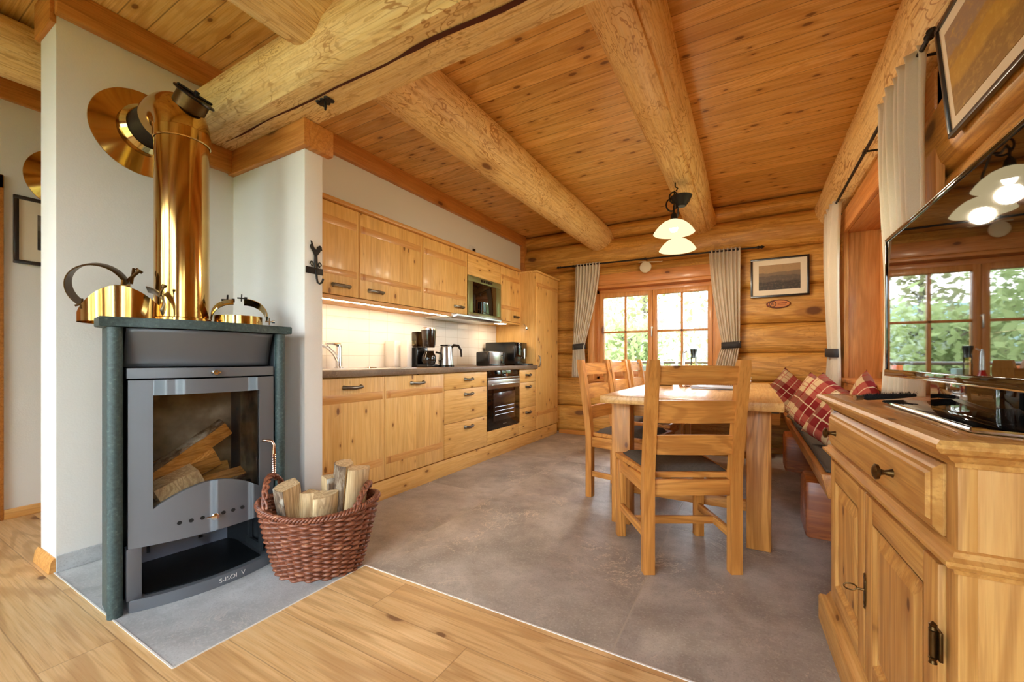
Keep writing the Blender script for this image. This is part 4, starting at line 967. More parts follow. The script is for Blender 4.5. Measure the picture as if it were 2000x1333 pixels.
# ---------------------------------------------------------------- wicker basket with firewood
BKX, BKY = -1.745, 1.235; DX = Vector((.80, .60, 0)).normalized(); DY = Vector((-DX.y, DX.x, 0))
bk = thing('wicker_basket', 'oval brown wicker log basket with two twisted handles, beside the stove', 'basket', (BKX, BKY, 0.001)); o = bk.location
def bp(a, z, da=0.):
    f = z / .290; A = .175 + .080 * f ** .9 + da; B = .125 + .060 * f ** .9 + da
    q = DX * math.cos(a) * A + DY * math.sin(a) * B
    lift = .035 * f ** 3 * math.cos(a) ** 2
    return Vector((BKX, BKY, .002)) + q + Vector((0, 0, z + lift))
m = MB(o); NS = 32; rows = 27; sg = NS * 6; V = []
for j in range(rows * 3 + 1):
    z = .286 * j / (rows * 3); row = []
    ri = j // 3; ph = (j % 3) / 3
    for k in range(sg):
        a = 2 * math.pi * k / sg
        rnd_ = .0015 * mnoise.noise(Vector((k * .21, ri * 3.3, 2)))
        wv = .0085 * math.cos(NS / 2 * a + math.pi * ri) * 1.0
        rnd2 = .0058 * math.sin(math.pi * ((j % 3) / 3 + .17))
        row.append(m.bm.verts.new(bp(a, z, wv + rnd2 + rnd_)))
    V.append(row)
for j in range(rows * 3):
    for k in range(sg): m.bm.faces.new((V[j][k], V[j][(k + 1) % sg], V[j + 1][(k + 1) % sg], V[j + 1][k]))
m.bm.faces.new(V[0][::-1]); m.build('woven_body', M['wicker'], bk, angle=80, solid=.006)
m = MB(o)
for ph in (0, 2.09, 4.19):
    pts = []
    for i in range(240):
        a = 2 * math.pi * i / 240; c = bp(a, .288, .004); tw = a * 34 + ph
        pts.append(c + (DX * math.cos(a) + DY * math.sin(a)) * .0095 * math.cos(tw) + Vector((0, 0, .0095 * math.sin(tw))))
    m.tube(pts, .0062, 7, closed=True)
m.build('rim', M['wicker'], bk, angle=80)
for a0 in (math.pi * 1.0, 0.0):
    m = MB(o); pa = bp(a0 - .72, .280); pb = bp(a0 + .72, .280); hh = .135 if a0 > 1 else .085
    for ph in (0, 2.09, 4.19):
        pts = []
        for i in range(64):
            u = i / 63; base = pa.lerp(pb, u); out_ = (DX * math.cos(a0)) * .028 * math.sin(math.pi * u); hz = hh * math.sin(math.pi * u) ** .7
            tw = u * 22 + ph; side = DX; c = base + out_ + Vector((0, 0, hz))
            pts.append(c + side * .0095 * math.cos(tw) + (DY * .6 + Vector((0, 0, .8))) * .008 * math.sin(tw))
        m.tube(pts, .0068, 7)
    m.build('handle', M['wicker'], bk, angle=80)
def bpt(u, v, z): return tuple(Vector((BKX, BKY, z)) + DX * u + DY * v)
G = 'split logs standing in the wicker basket'
split_log(bpt(-.09, -.02, .05), bpt(-.125, -.045, .405), .105, 'bark-covered split log at the left in the wicker basket, lichen-grey bark facing out', 11, mats=('split', 'bark'), group=G, roll=R(70), wedge=2.2)
split_log(bpt(-.045, -.02, .05), bpt(-.035, -.02, .365), .07, 'narrow yellowish split log second from the left in the wicker basket', 12, mats=('split', 'split'), group=G, roll=R(200), wedge=1.4)
split_log(bpt(.018, -.03, .04), bpt(.03, -.06, .365), .10, 'pale flat-faced split log at the front centre of the wicker basket', 13, mats=('split', 'split'), group=G, roll=R(230), wedge=1.5)
split_log(bpt(.03, .03, .05), bpt(.035, .03, .42), .085, 'split log behind the pale centre one in the wicker basket', 14, mats=('split', 'bark'), group=G, roll=R(250), wedge=1.5)
split_log(bpt(.06, .045, .05), bpt(.095, .05, .475), .085, 'tallest log in the wicker basket, dark ragged bark', 15, mats=('split', 'bark'), group=G, roll=R(60), wedge=2.6)
split_log(bpt(.12, .0, .05), bpt(.16, .015, .46), .10, 'broad pale split log at the right of the wicker basket', 16, mats=('split', 'split'), group=G, roll=R(235), wedge=1.7)
# ---------------------------------------------------------------- rooster hook on the short wall's end, beam hook, far picture
rh = thing('rooster_hook', 'black iron coat hook topped by a rooster on the white short wall', 'hook', (-2.043, 1.41, 1.45)); o = rh.location; X0 = -2.042
m = MB(o); m.box(X0, X0 + .006, 1.360, 1.461, 1.435, 1.470, .001); m.build('back_plate', M['iron'], rh)
sil = [(-.030, .02), (-.034, .035), (-.026, .045), (-.030, .062), (-.022, .058), (-.014, .034), (-.004, .018), (.006, .018), (.012, .036), (.024, .046), (.034, .040), (.038, .018), (.030, .022), (.026, .010), (.020, .0), (.010, -.014), (0, -.022), (-.008, -.018), (-.016, 0), (-.024, .012)]
m = MB(o); m.prism([(X0 + .001, 1.418 + a * 1.0, 1.552 + b * .95) for a, b in sil], (.005, 0, 0)); m.build('rooster', M['iron'], rh, smooth=False)
m = MB(o)
m.tube([(X0 + .004, 1.413, 1.54), (X0 + .004, 1.411, 1.47)], .0045, 6); m.tube([(X0 + .004, 1.423, 1.54), (X0 + .004, 1.425, 1.47)], .0045, 6)
for s_, y in ((-1, 1.395), (1, 1.44)): m.tube([(X0 + .004, y + s_ * .012 * math.cos(t_ * .7) * (1 - t_ / 12), 1.485 + .02 * math.sin(t_ * .7) * (1 - t_ / 12)) for t_ in range(10)], .003, 6)
m.build('scrollwork', M['iron'], rh)
m = MB(o); m.tube([(X0 + .006, 1.418, 1.46), (X0 + .012, 1.418, 1.41), (X0 + .016, 1.420, 1.39), (X0 + .022, 1.428, 1.383), (X0 + .028, 1.438, 1.392), (X0 + .032, 1.443, 1.412)], .0055, 8); m.build('hook', M['iron'], rh)
bh = thing('beam_hook', 'small black iron bracket hook under the massive hewn beam', 'hook', (-1.79, 1.295, 2.23)); o = bh.location
m = MB(o); m.box(-1.835, -1.745, 1.283, 1.307, 2.222, 2.2285, .002)
for sx_ in (-1, 0, 1):
    for sy_ in (-1, 1): m.lathe([(.014, 0), (.012, .006), (0, .008)], (-1.79 + sx_ * .03, 1.295 + sy_ * .014, 2.229), (0, 0, -1), seg=10)
m.build('plate', M['iron'], bh); m = MB(o); m.tube([(-1.785, 1.292, 2.222), (-1.785, 1.292, 2.19), (-1.775, 1.285, 2.178), (-1.765, 1.28, 2.19)], .005, 8); m.build('hook', M['iron'], bh)
def picture(name, label, T, wd, ht, fr, mat_w, photo_m, dep=.02):
    """T: matrix with local x = width, z = height, -y = towards the viewer"""
    t = bpy.data.objects.new(name, None); COL.objects.link(t); t.matrix_world = T; tag(t, label, 'picture')
    m = MB(); h = ht / 2; w_ = wd / 2
    m.box(-w_, w_, -dep, 0, h - fr, h, .002); m.box(-w_, w_, -dep, 0, -h, -h + fr, .002); m.box(-w_, -w_ + fr, -dep, 0, -h + fr, h - fr, .002); m.box(w_ - fr, w_, -dep, 0, -h + fr, h - fr, .002); m.build('frame', M['frame'], t)
    m = MB(); m.box(-w_ + fr, w_ - fr, -dep * .5, -.003, -h + fr, h - fr); m.build('mount', M['mat'], t, smooth=False)
    mw = mat_w; m = MB(); m.box(-w_ + mw, w_ - mw, -dep * .5 - .002, -dep * .5 + .001, -h + mw, h - mw); m.build('photograph', photo_m, t, smooth=False)
    return t
picture('framed_picture', 'black-framed landscape picture on the far left wall, partly behind the stove wall', Matrix.Translation((XF + .002, .97, 1.778)) @ Matrix.Rotation(R(90), 4, 'Z'), .575, .42, .022, .10, M['ph_far'])
# ================================================================ DINING TABLE, CHAIRS, BENCHES
def place(root, x, y, rz): root.location = (x, y, 0); root.rotation_euler = (0, 0, R(rz))
def make_chair(label):
    t = thing('dining_chair', label, 'chair', (0, 0, 0), 0, 'dining chairs')
    fy, byy = .20, -.205
    def rake(z): return 0 if z < .44 else -.075 * ((z - .44) / .53) ** 1.15
    for s_ in (-1, 1):
        m = MB(); m.box(s_ * .215 - .023, s_ * .215 + .023, fy - .023, fy + .023, .001, .425, .004); m.build('leg', M['furn_z'], t)
        m = MB(); V = []
        for z in [.001, .2, .40, .46, .55, .65, .75, .85, .945, .972]:
            r_ = rake(z); hx = .025; hy = .022 if z < .96 else .018
            if z > .96: hx = .021
            V.append([m.bm.verts.new((s_ * .198 + a * hx, byy + r_ + b * hy, z)) for a, b in ((-1, -1), (1, -1), (1, 1), (-1, 1))])
        for A, B in zip(V, V[1:]):
            for k in range(4): m.bm.faces.new((A[k], A[(k + 1) % 4], B[(k + 1) % 4], B[k]))
        m.bm.faces.new(V[0][::-1]); m.bm.faces.new(V[-1]); m.build('leg', M['furn_z'], t, smooth=False)
    for za, zb in ((.862, .944), (.690, .790), (.545, .632)):
        m = MB(); n = 12; V = []
        for i in range(n + 1):
            x = -.178 + .356 * i / n; bow = -.012 * (1 - (x / .178) ** 2)
            V.append([m.bm.verts.new((x, byy + rake(z) + bow + dy, z + (.004 * math.cos(x * 9) if z == zb else 0))) for z, dy in ((za, -.010), (za, .010), (zb, .010), (zb, -.010))])
        for A, B in zip(V, V[1:]):
            for k in range(4): m.bm.faces.new((A[k], A[(k + 1) % 4], B[(k + 1) % 4], B[k]))
        m.bm.faces.new(V[0][::-1]); m.bm.faces.new(V[-1]); m.build('back_rail', M['furn_x'], t, angle=30)
    m = MB(); m.prism([(-.238, fy + .035, .428), (.238, fy + .035, .428), (.19, byy + .02, .428), (-.19, byy + .02, .428)], (0, 0, .026), .004); m.build('seat', M['furn_x'], t)
    m = MB(); m.box(-.19, .19, fy - .012, fy + .010, .355, .427, .002); m.build('apron', M['furn_x'], t)
    m = MB(); m.box(-.172, .172, byy - .010, byy + .012, .355, .427, .002); m.build('apron', M['furn_x'], t)
    for s_ in (-1, 1):
        m = MB(); m.bar((s_ * .198, byy + .02, .391), (s_ * .213, fy - .02, .391), .022, .072, .002); m.build('apron', M['furn_y'], t)
        m = MB(); m.bar((s_ * .198, byy + .02, .165), (s_ * .213, fy - .02, .165), .022, .038, .003); m.build('stretcher', M['furn_y'], t)
    m = MB(); m.bar((-.195, 0, .165), (.195, 0, .165), .022, .038, .003); m.build('stretcher', M['furn_x'], t)
    return t
def make_pad(label):
    m = MB(); n = 14
    def f(u, v):
        x = (u - .5) * 2; y = (v - .5) * 2; wd = .205 - .022 * (1 - v) 
        e = max(abs(x), abs(y)) ** 8
        return (x * wd * (1 - .03 * (y * y > .9)), -.175 + .39 * v, .456 + .024 * (1 - e) ** .5 + .002 * mnoise.noise(Vector((x * 2, y * 2, 3))))
    m.grid(f, n, n); m.grid(lambda u, v: (f(u, v)[0], f(u, v)[1], .4555), n, n)
    o = m.build('seat_pad', M['felt'], None, angle=80); return tag(o, label, 'seat pad', 'grey felt seat pads on the chairs')
C0 = make_chair('pine ladder-back chair at the head of the table, nearest and seen from behind')
P0 = make_pad('dark grey felt pad on the nearest ladder-back chair')
CH = [(-.335, 2.225, 30, None, None),
      (-.755, 3.0, -99, 'pine ladder-back chair nearest in the row on the left side of the table', 'dark grey felt pad on the nearest chair of the left-hand row'),
      (-.765, 3.70, -94, 'pine ladder-back chair in the middle of the row left of the table', 'dark grey felt pad on the middle chair of the left-hand row'),
      (-.745, 4.27, -92, 'pine ladder-back chair farthest in the row left of the table, nearest the window', 'dark grey felt pad on the farthest chair of the left-hand row')]
for (x, y, a, lb, lp) in CH:
    c = C0 if lb is None else copy_tree(C0); p = P0 if lb is None else copy_tree(P0)
    if lb: c['label'] = lb; p['label'] = lp
    place(c, x, y, a); place(p, x, y, a)
# table
TX0, TX1, TY0, TY1 = -.745, .140, 2.30, 4.12
t = thing('dining_table', 'long light pine dining table with thick square legs', 'table', ((TX0 + TX1) / 2, (TY0 + TY1) / 2, 0)); o = t.location
m = MB(o); m.box(TX0, TX1, TY0, TY1, .725, .770, .006); m.build('tabletop', M['table'], t)
for x in (-.665, .038):
    for y in (2.505, 3.90):
        m = MB(o); m.box(x - .055, x + .055, y - .055, y + .055, .001, .7245, .006); m.build('leg', M['furn_z'], t)
for y in (2.545, 3.88):
    m = MB(o); m.box(-.61, -.017, y - .012, y + .012, .635, .7245, .003); m.build('apron', M['furn_x'], t)
    m = MB(o); m.box(-.61, -.017, y - .012, y + .012, .165, .225, .004); m.build('stretcher', M['furn_x'], t)
for x in (-.665, .038):
    m = MB(o); m.box(x - .014, x + .014, 2.56, 3.845, .635, .7245, .003); m.build('apron', M['furn_y'], t)
# on the table
t = thing('napkin_tray', 'shallow woven brown tray on the dining table behind the magazines', 'tray', (-.17, 3.52, .7705)); o = t.location
m = MB(o); m.box(-.31, -.01, 3.420, 3.640, .771, .776, .002)
m.build('base', M['bkwv'], t)
m = MB(o)
for k in range(26):
    x = -.31 + .30 * k / 25
    for s_ in (0, 1): m.bar((x, 3.420, .774), (x + (.018 if s_ else -.018), 3.415, .808), .004, .003, .001)
m.tube([(-.31, 3.415, .81), (-.01, 3.415, .81), (-.01, 3.645, .81), (-.31, 3.645, .81)], .005, 6, closed=True)
for k in range(26):
    x = -.31 + .30 * k / 25
    for s_ in (0, 1): m.bar((x, 3.640, .774), (x + (.018 if s_ else -.018), 3.645, .808), .004, .003, .001)
m.build('lattice_rim', M['bkwv'], t)
for i, (x, y, a, lb) in enumerate([(-.225, 3.20, 8, 'lower of two glossy magazines on the dining table, brown spine'), (-.20, 3.18, -12, 'upper glossy magazine fanned over another on the dining table')]):
    m = MB(); m.box(-.14, .14, -.105, .105, 0, .009, .002); mg = m.build('magazine', M['paper']); mg.location = (x, y, .7708 + i * .0098); mg.rotation_euler = (0, 0, R(a)); tag(mg, lb, 'magazine')
m = MB((-.47, 3.5, .771)); m.lathe([(0, 0), (.036, 0), (.040, .003), (.040, .032), (.036, .036), (.034, .034), (.034, .01), (0, .01)], (-.42, 3.30, .7708), seg=28); tag(m.build('candle_dish', M['copper']), 'small round copper-rimmed dish beside the magazines', 'dish')
m = MB((-.05, 4.0, .771)); m.lathe([(0, 0), (.03, 0), (.038, .02), (.03, .035)], (-.03, 4.03, .7708), seg=20); fb = m.build('flower_bowl', M['white']); tag(fb, 'tiny bowl of dried flowers at the far right table corner', 'bowl')
m = MB((-.05, 4.0, .771)); rnd = random.Random(3)
for k in range(14):
    c = Vector((-.03 + rnd.uniform(-.03, .03), 4.03 + rnd.uniform(-.03, .03), .80 + rnd.uniform(0, .022))); m.lathe([(0, -.01), (.009, -.005), (.011, .002), (.006, .009), (0, .01)], c, (rnd.uniform(-.4, .4), rnd.uniform(-.4, .4), 1), seg=8)
m.build('dried_flowers', M['green'], fb)
# benches
t = thing('bench', 'thick plank bench along the right-hand wall, resting on rough logs', 'bench', (.45, 3.6, 0)); o = t.location
m = MB(o); m.prism([(.278, 2.33, .455), (.645, 2.33, .455), (.645, 2.33, .345), (.305, 2.33, .345)], (0, 2.72, 0), .006); m.build('seat', M['bench_y'], t)
for y in (2.77, 4.31):
    m = MB(o); sec = []
    for (yy, zz) in ((y, .002), (y + .27, .002), (y + .27, .20), (y + .25, .29), (y + .19, .325), (y + .06, .325), (y + .01, .30), (y - .005, .24)): sec.append((.262, yy, zz))
    m.prism(sec, (.385, 0, 0), .018); m.build('log_support', M['benchlog'], t)
t = thing('bench', 'plank bench along the back wall under the window, resting on log sections', 'bench', (-.5, 4.86, 0)); o = t.location
m = MB(o); m.prism([(-1.25, 4.66, .455), (-1.25, 5.05, .455), (-1.25, 5.05, .345), (-1.25, 4.69, .345)], (1.50, 0, 0), .006); m.build('seat', M['bench_x'], t)
for x in (-.95, -.02):
    m = MB(o); m.lathe([(0, -.001), (.155, 0), (.165, .012), (.165, .33), (.155, .342), (0, .343)], (x, 4.70, .168), (0, 1, 0), seg=28); m.build('log_support', M['benchend'], t)
m = MB((.46, 3.5, .456)); m.box(.30, .635, 2.36, 4.63, .4565, .470, .005); tag(m.build('bench_pad', M['felt']), 'long grey-brown felt pad on the bench by the right-hand wall', 'bench pad')
m = MB((-.5, 4.86, .456)); m.box(-1.23, .24, 4.675, 5.03, .4565, .470, .005); tag(m.build('bench_pad', M['felt']), 'grey-brown felt pad on the bench under the back window', 'bench pad')
def pillow(label, loc, rot, sz=.38, th=.13):
    m = MB(); n = 26
    def h(u, v):
        x = (u - .5) * 2; y = (v - .5) * 2; k = max(0, (1 - x ** 4) * (1 - y ** 4)) ** .55
        q = 1 - .09 * (1 - (x * x) ) * (y * y) ; r_ = 1 - .09 * (1 - (y * y)) * (x * x)
        wr = .006 * mnoise.noise(Vector((x * 3, y * 3, loc[0] * 9)))
        return x * sz / 2 * r_, y * sz / 2 * q, (th / 2 * k + wr * k)
    m.grid(lambda u, v: h(u, v), n, n); m.grid(lambda u, v: (h(u, v)[0], h(u, v)[1], -h(u, v)[2]), n, n)
    bmesh.ops.remove_doubles(m.bm, verts=m.bm.verts[:], dist=.0005)
    o_ = m.build('plaid_cushion', M['plaid'], None, angle=80); o_.location = loc; o_.rotation_euler = [R(a) for a in rot]
    return tag(o_, label, 'cushion', 'red and beige plaid cushions on the corner bench')
pillow('plaid cushion standing on a corner against the back log wall, in the bench corner', (.33, 4.95, .645), (72, 42, 4), .36)
pillow('plaid cushion behind the big one on the right-hand bench, showing a red pointed top', (.44, 3.98, .64), (68, 20, -52), .38)
pillow('largest plaid cushion leaning in the middle of the right-hand bench', (.43, 3.50, .635), (66, 24, -60), .40, .15)
pillow('nearest plaid cushion on the right-hand bench, partly behind the sideboard', (.425, 2.93, .615), (62, 20, -58), .30, .13)
pillow('plaid cushion against the window sill behind the sideboard, only its tip showing', (.585, 3.20, .665), (80, 35, -84), .36, .11)

# ---------------------------------------------------------------- back wall: curtains, rod, pictures, disc
def rod(name, label, p0, p1, brackets, axisn, yofs):
    t = thing(name, label, 'curtain rod', p0); o = t.location; p0 = Vector(p0); p1 = Vector(p1); d = (p1 - p0).normalized()
    m = MB(o); m.tube([p0, p1], .009, 10); m.build('rod', M['iron'], t)
    for p, s_ in ((p0, -1), (p1, 1)):
        m = MB(o); e = d * s_
        m.tube([p, p + e * .02, p + e * .035, p + e * .05, p + e * .075], [.009, .016, .010, .018, .004], 10); m.build('finial', M['iron'], t)
    for b in brackets:
        b = Vector(b); w_ = Vector(yofs); m = MB(o); m.tube([b, b + w_ * .5 + Vector((0, 0, .0)), b + w_], .006, 8); m.lathe([(.014, 0), (.014, .02)], b - d * .01, tuple(d), seg=12); m.build('bracket', M['iron'], t)
    return t
rod('curtain_rod', 'thin black iron curtain rod above the back window', (-2.13, 5.01, 2.172), (.055, 5.01, 2.138), [(-1.07, 5.01, 2.158), (-.12, 5.01, 2.143), (-1.97, 5.01, 2.169)], 'x', (0, .10, .0))
rod('curtain_rod', 'thin black iron curtain rod along the right-hand window, leaf-shaped end', (.6, 2.215, 2.222), (.6, 4.62, 2.228), [(.6, 2.32, 2.222), (.6, 3.22, 2.224), (.6, 4.50, 2.226)], 'y', (.09, 0, -.005))
def curtain(name, label, base, run, nrm, top, bot, tie_z, w_top, w_tie, w_bot, c_tie, c_bot, ztop, nf=9, amp=.024, seed=0, tie=True):
    """base: point at rod (x,y) of the curtain's left end; run: direction along the rod; c_*: centre offset along run"""
    t = thing(name, label, 'curtain', (base[0], base[1], bot)); o = t.location; run = Vector(run); nrm = Vector(nrm); B = Vector((base[0], base[1], 0))
    def W_(z):
        if not tie: 
            f = (top - z) / (top - bot); return w_top + (w_bot - w_top) * f, w_top / 2 + c_bot * f
        if z >= tie_z:
            f = (top - z) / (top - tie_z); f = f ** 1.5
            return w_top + (w_tie - w_top) * f, w_top / 2 + (c_tie - w_top / 2) * f
        f = (tie_z - z) / (tie_z - bot); f = f ** .8
        return w_tie + (w_bot - w_tie) * f, c_tie + (c_bot - c_tie) * f
    def f(u, v):
        z = top + (bot - top) * v
        wd, c = W_(z); s_ = (u - .5) * wd + c
        a = 1.25 * amp * (1 if z > top - .02 else 1) * (.55 + .6 * min(1, wd / w_top))
        ph = u * nf * 2 * math.pi + .6 * mnoise.noise(Vector((u * 5, v * 1.4, seed)))
        dd = a * math.sin(ph) * (.7 + .5 * mnoise.noise(Vector((u * 9, seed, v)))) + (.012 * math.sin(v * 5 + seed))
        if z > top - .035: dd += .010 * math.sin(u * nf * 5 * math.pi + seed)
        p = B + run * s_ + nrm * dd; return (p.x, p.y, z)
    m = MB(o); m.grid(f, 110, 40); m.build('cloth', M['curtain'], t, angle=80, solid=.003)
    if tie:
        m = MB(o); n = 28; V = []
        for k in range(n):
            a = 2 * math.pi * k / n; p = B + run * (c_tie + math.cos(a) * (w_tie / 2 + .010)) + nrm * (math.sin(a) * (amp + .018))
            V.append([m.bm.verts.new((p.x, p.y, tie_z - .035 + .006 * math.cos(a))), m.bm.verts.new((p.x, p.y, tie_z + .035 + .006 * math.cos(a)))])
        for k in range(n): m.bm.faces.new((V[k][0], V[(k + 1) % n][0], V[(k + 1) % n][1], V[k][1]))
        m.build('tie_band', M['tieband'], t, angle=80, solid=.005)
    return t
curtain('curtain', 'linen curtain left of the back window, gathered by a dark band', (-1.94, 5.005), (1, 0, 0), (0, 1, 0), 2.185, .745, 1.135, .325, .150, .19, .05, .05, 0, nf=8, amp=.02, seed=1)
curtain('curtain', 'linen curtain right of the back window, gathered by a dark band', (-.39, 5.005), (1, 0, 0), (0, 1, 0), 2.165, .76, 1.125, .305, .165, .22, .215, .14, 0, nf=8, amp=.02, seed=2)
curtain('curtain', 'pale linen curtain tied with a dark band in the far right room corner', (.60, 4.14), (0, 1, 0), (1, 0, 0), 2.245, .745, 1.03, .46, .30, .42, .22, .28, 0, nf=7, amp=.028, seed=3)
curtain('curtain', 'grey-beige linen curtain hanging straight down behind the television', (.60, 2.27), (0, 1, 0), (1, 0, 0), 2.245, .80, 1.0, .46, .3, .44, .22, .03, 0, nf=6, amp=.028, seed=4, tie=False)
t = thing('wall_disc', 'cream round disc with a short wire above the back window', 'disc', (-1.068, 5.02, 2.065)); o = t.location
m = MB(o); m.lathe([(0, .022), (.05, .020), (.066, .010), (.067, 0), (0, 0)], (-1.068, 5.025, 2.06), (0, -1, 0), seg=36); m.build('disc', M['offwhite'], t)
m = MB(o); m.tube([(-1.068, 5.026, 2.12), (-1.0, 5.03, 2.118), (-.90, 5.034, 2.108), (-.88, 5.034, 2.115)], .005, 6); m.tube([(-1.068, 5.03, 2.13), (-1.15, 5.03, 2.128)], .005, 6); m.build('bracket', M['offwhite'], t)
picture('framed_picture', 'black-framed brown landscape picture on the back log wall', Matrix.Translation((.262, 5.125, 1.83)), .515, .41, .020, .075, M['ph_back'], .022)
t = thing('oval_plaque', 'small oval wooden plaque with dark burnt rim and round emblem under the back-wall picture', 'plaque', (.255, 5.13, 1.552)); o = t.location
m = MB(o); m.lathe([(0, .010), (.102, .010), (.108, .004), (.108, 0), (0, 0)], (.255, 5.142, 1.552), (0, -1, 0), seg=40, sx=1, sy=1)
for v in m.bm.verts: v.co.z = 1.552 + (v.co.z - 1.552) * .42
m.build('board', plain('burnt_rim', srgb(112, 44, 20), .5, 0, var=.2), t)
m = MB(o); m.lathe([(0, .002), (.096, .002), (.096, 0), (0, 0)], (.258, 5.131, 1.552), (0, -1, 0), seg=40)
for v in m.bm.verts: v.co.z = 1.552 + (v.co.z - 1.552) * .36
m.build('face', plain('plaque_wood', srgb(206, 124, 52), .5, 0, var=.1), t)
m = MB(o); m.lathe([(.032, 0), (.032, .002), (.026, .002), (.026, 0)], (.205, 5.1295, 1.552), (0, -1, 0), seg=28); m.build('emblem_ring', M['iron'], t)
text('R', .048, (.205 - .255, 5.128 - 5.13, 1.552 - 1.552), (R(90), 0, 0), M['iron'], 'emblem_letter', t, .0004)
m = MB(o); m.bar((.25, 5.1295, 1.556), (.33, 5.1295, 1.562), .001, .010, 0); m.bar((.25, 5.1295, 1.542), (.32, 5.1295, 1.545), .001, .006, 0); m.build('emblem_lines', plain('burnt_line', srgb(150, 70, 30), .5, 0), t)
# window-sill items
o = w1.location; m = MB(o); m.box(-1.75, -.30, 5.0, 5.2, .70, .712, .003); m.build('sill_board', M['win_h'], w1)
ZT = .7705
t = thing('pepper_mill', 'tall clear pepper mill with black top standing on the table behind the nearest chair', 'pepper mill', (-.376, 3.45, ZT)); o = t.location
m = MB(o); m.lathe([(0, 0), (.025, 0), (.025, .045), (.022, .05), (0, .05)], (-.376, 3.45, ZT), seg=22); m.build('base', M['white'], t)
m = MB(o); m.lathe([(.021, 0), (.021, .12), (.019, .15), (.021, .165), (0, .165)], (-.376, 3.45, ZT + .05), seg=22); m.build('body', glass('yellowish_glass', (.95, .85, .6, 1), 1.5), t)
m = MB(o); m.lathe([(0, 0), (.020, 0), (.017, .02), (.024, .055), (.024, .068), (0, .07)], (-.376, 3.45, ZT + .215), seg=22); m.build('top', M['black'], t)
t = thing('oil_bottle', 'small bottle of red liquid with silver spout next to the pepper mill on the table', 'bottle', (-.456, 3.51, ZT)); o = t.location
m = MB(o); m.lathe([(0, 0), (.036, 0), (.038, .01), (.034, .07), (.016, .125), (.013, .14), (0, .14)], (-.456, 3.51, ZT), seg=24); m.build('body', M['red'], t)
m = MB(o); m.lathe([(0, 0), (.014, 0), (.012, .05), (.010, .10), (.005, .125), (0, .125)], (-.456, 3.51, ZT + .14), seg=18); m.tube([(-.456, 3.51, ZT + .25), (-.43, 3.51, ZT + .268)], .005, 8); m.build('spout', M['steel'], t)
t = thing('napkin_holder', 'dark brown wooden holder on the table behind the nearest chair back', 'holder', (-.57, 3.38, ZT)); o = t.location
m = MB(o); m.box(-.62, -.52, 3.36, 3.368, ZT, .925, .002); m.box(-.62, -.52, 3.41, 3.418, ZT, .925, .002); m.box(-.62, -.52, 3.36, 3.418, ZT, ZT + .01, .002); m.build('body', M['bkwv'], t)
# ---------------------------------------------------------------- pendant lamp
PL = thing('pendant_lamp', 'wrought-iron pendant with two lit cream glass shades hanging from the middle log beam', 'lamp', (-.52, 3.53, 2.0)); o = PL.location
m = MB(o); c = Vector((-.53, 3.53, 2.24))
m.tube([(-.52, 3.53, 2.40), (-.52, 3.53, 2.355), (-.50, 3.53, 2.34), (-.515, 3.53, 2.32)], .005, 8); m.tube([(-.525, 3.53, 2.325), (-.528, 3.53, 2.27)], .005, 8); m.build('hook', M['iron'], PL)
m = MB(o)
for k, (r_, zc) in enumerate(((.045, 2.27), (.05, 2.215))):
    m.tube([(-.53 - .02 * k + math.cos(a) * r_ * .7, 3.53 + math.cos(a) * .02, zc + math.sin(a) * r_) for a in [2 * math.pi * q / 20 for q in range(20)]], .006, 8, closed=True)
m.build('ring', M['iron'], PL)
m = MB(o); m.lathe([(0, -.05), (.035, -.045), (.062, -.01), (.082, .035), (.078, .037), (.05, 0), (0, -.02)], (-.475, 3.53, 2.235), (.0, 0, 1), seg=30); m.build('canopy', M['iron'], PL)
for (lx, ly) in ((-.50, 3.33), (-.534, 3.74)):
    m = MB(o); m.tube([(-.50, 3.53, 2.19), (-.51, 3.53 + (ly - 3.53) * .4, 2.155), (lx, 3.53 + (ly - 3.53) * .85, 2.16), (lx, ly, 2.13), (lx, ly, 2.06)], .007, 8); m.lathe([(.010, .05), (.022, .03), (.026, 0), (.012, -.005)], (lx, ly, 2.035), seg=16); m.build('arm', M['iron'], PL)
    m = MB(o); zr = 1.928 if ly < 3.5 else 1.898; prof = [(.012, zr + .100), (.040, zr + .096), (.075, zr + .080), (.105, zr + .055), (.128, zr + .028), (.146, zr)]
    m.lathe(prof, (lx, ly, 0), seg=48); sh = m.build('lamp_shade', M['shade'], PL, angle=80, solid=.004)
    m = MB(o); m.lathe([(0, -.03), (.022, -.022), (.03, 0), (.022, .024), (.012, .04), (0, .042)], (lx, ly, 1.965), seg=18); m.build('bulb', M['bulb'], sh)
    ld = bpy.data.lights.new('bulb_light', 'POINT'); ld.energy = 4.5; ld.color = (1, .82, .6); ld.shadow_soft_size = .05
    lo = bpy.data.objects.new('bulb_light', ld); COL.objects.link(lo); lo.location = (lx, ly, 1.90); lo.parent = PL; lo.location = Vector((lx, ly, 1.88)) - Vector(o)
# ================================================================ SIDEBOARD, TELEVISION, PICTURE ON THE RIGHT
# local frame: +y from the near end to the far end, +x into the depth; front face at x = 0
SB_ = thing('sideboard', 'waxed pine sideboard with one drawer over two panelled doors, under the television', 'sideboard', (.297, .955, 0), R(2.3))
LB, DB = .945, .375
def moulding(m, z, prof, ends=True):
    """prof: list of (out, z) run round front, near end and far end"""
    pts = []
    for (o_, zz) in prof: pts.append((o_, zz))
    path = [lambda o_: (DB, -o_), lambda o_: (-o_, -o_), lambda o_: (-o_, LB + o_), lambda o_: (DB, LB + o_)]
    V = [[m.bm.verts.new((*p(o_), zz)) for o_, zz in pts] for p in path]
    for A, B in zip(V, V[1:]):
        for k in range(len(pts) - 1): m.bm.faces.new((A[k], B[k], B[k + 1], A[k + 1]))
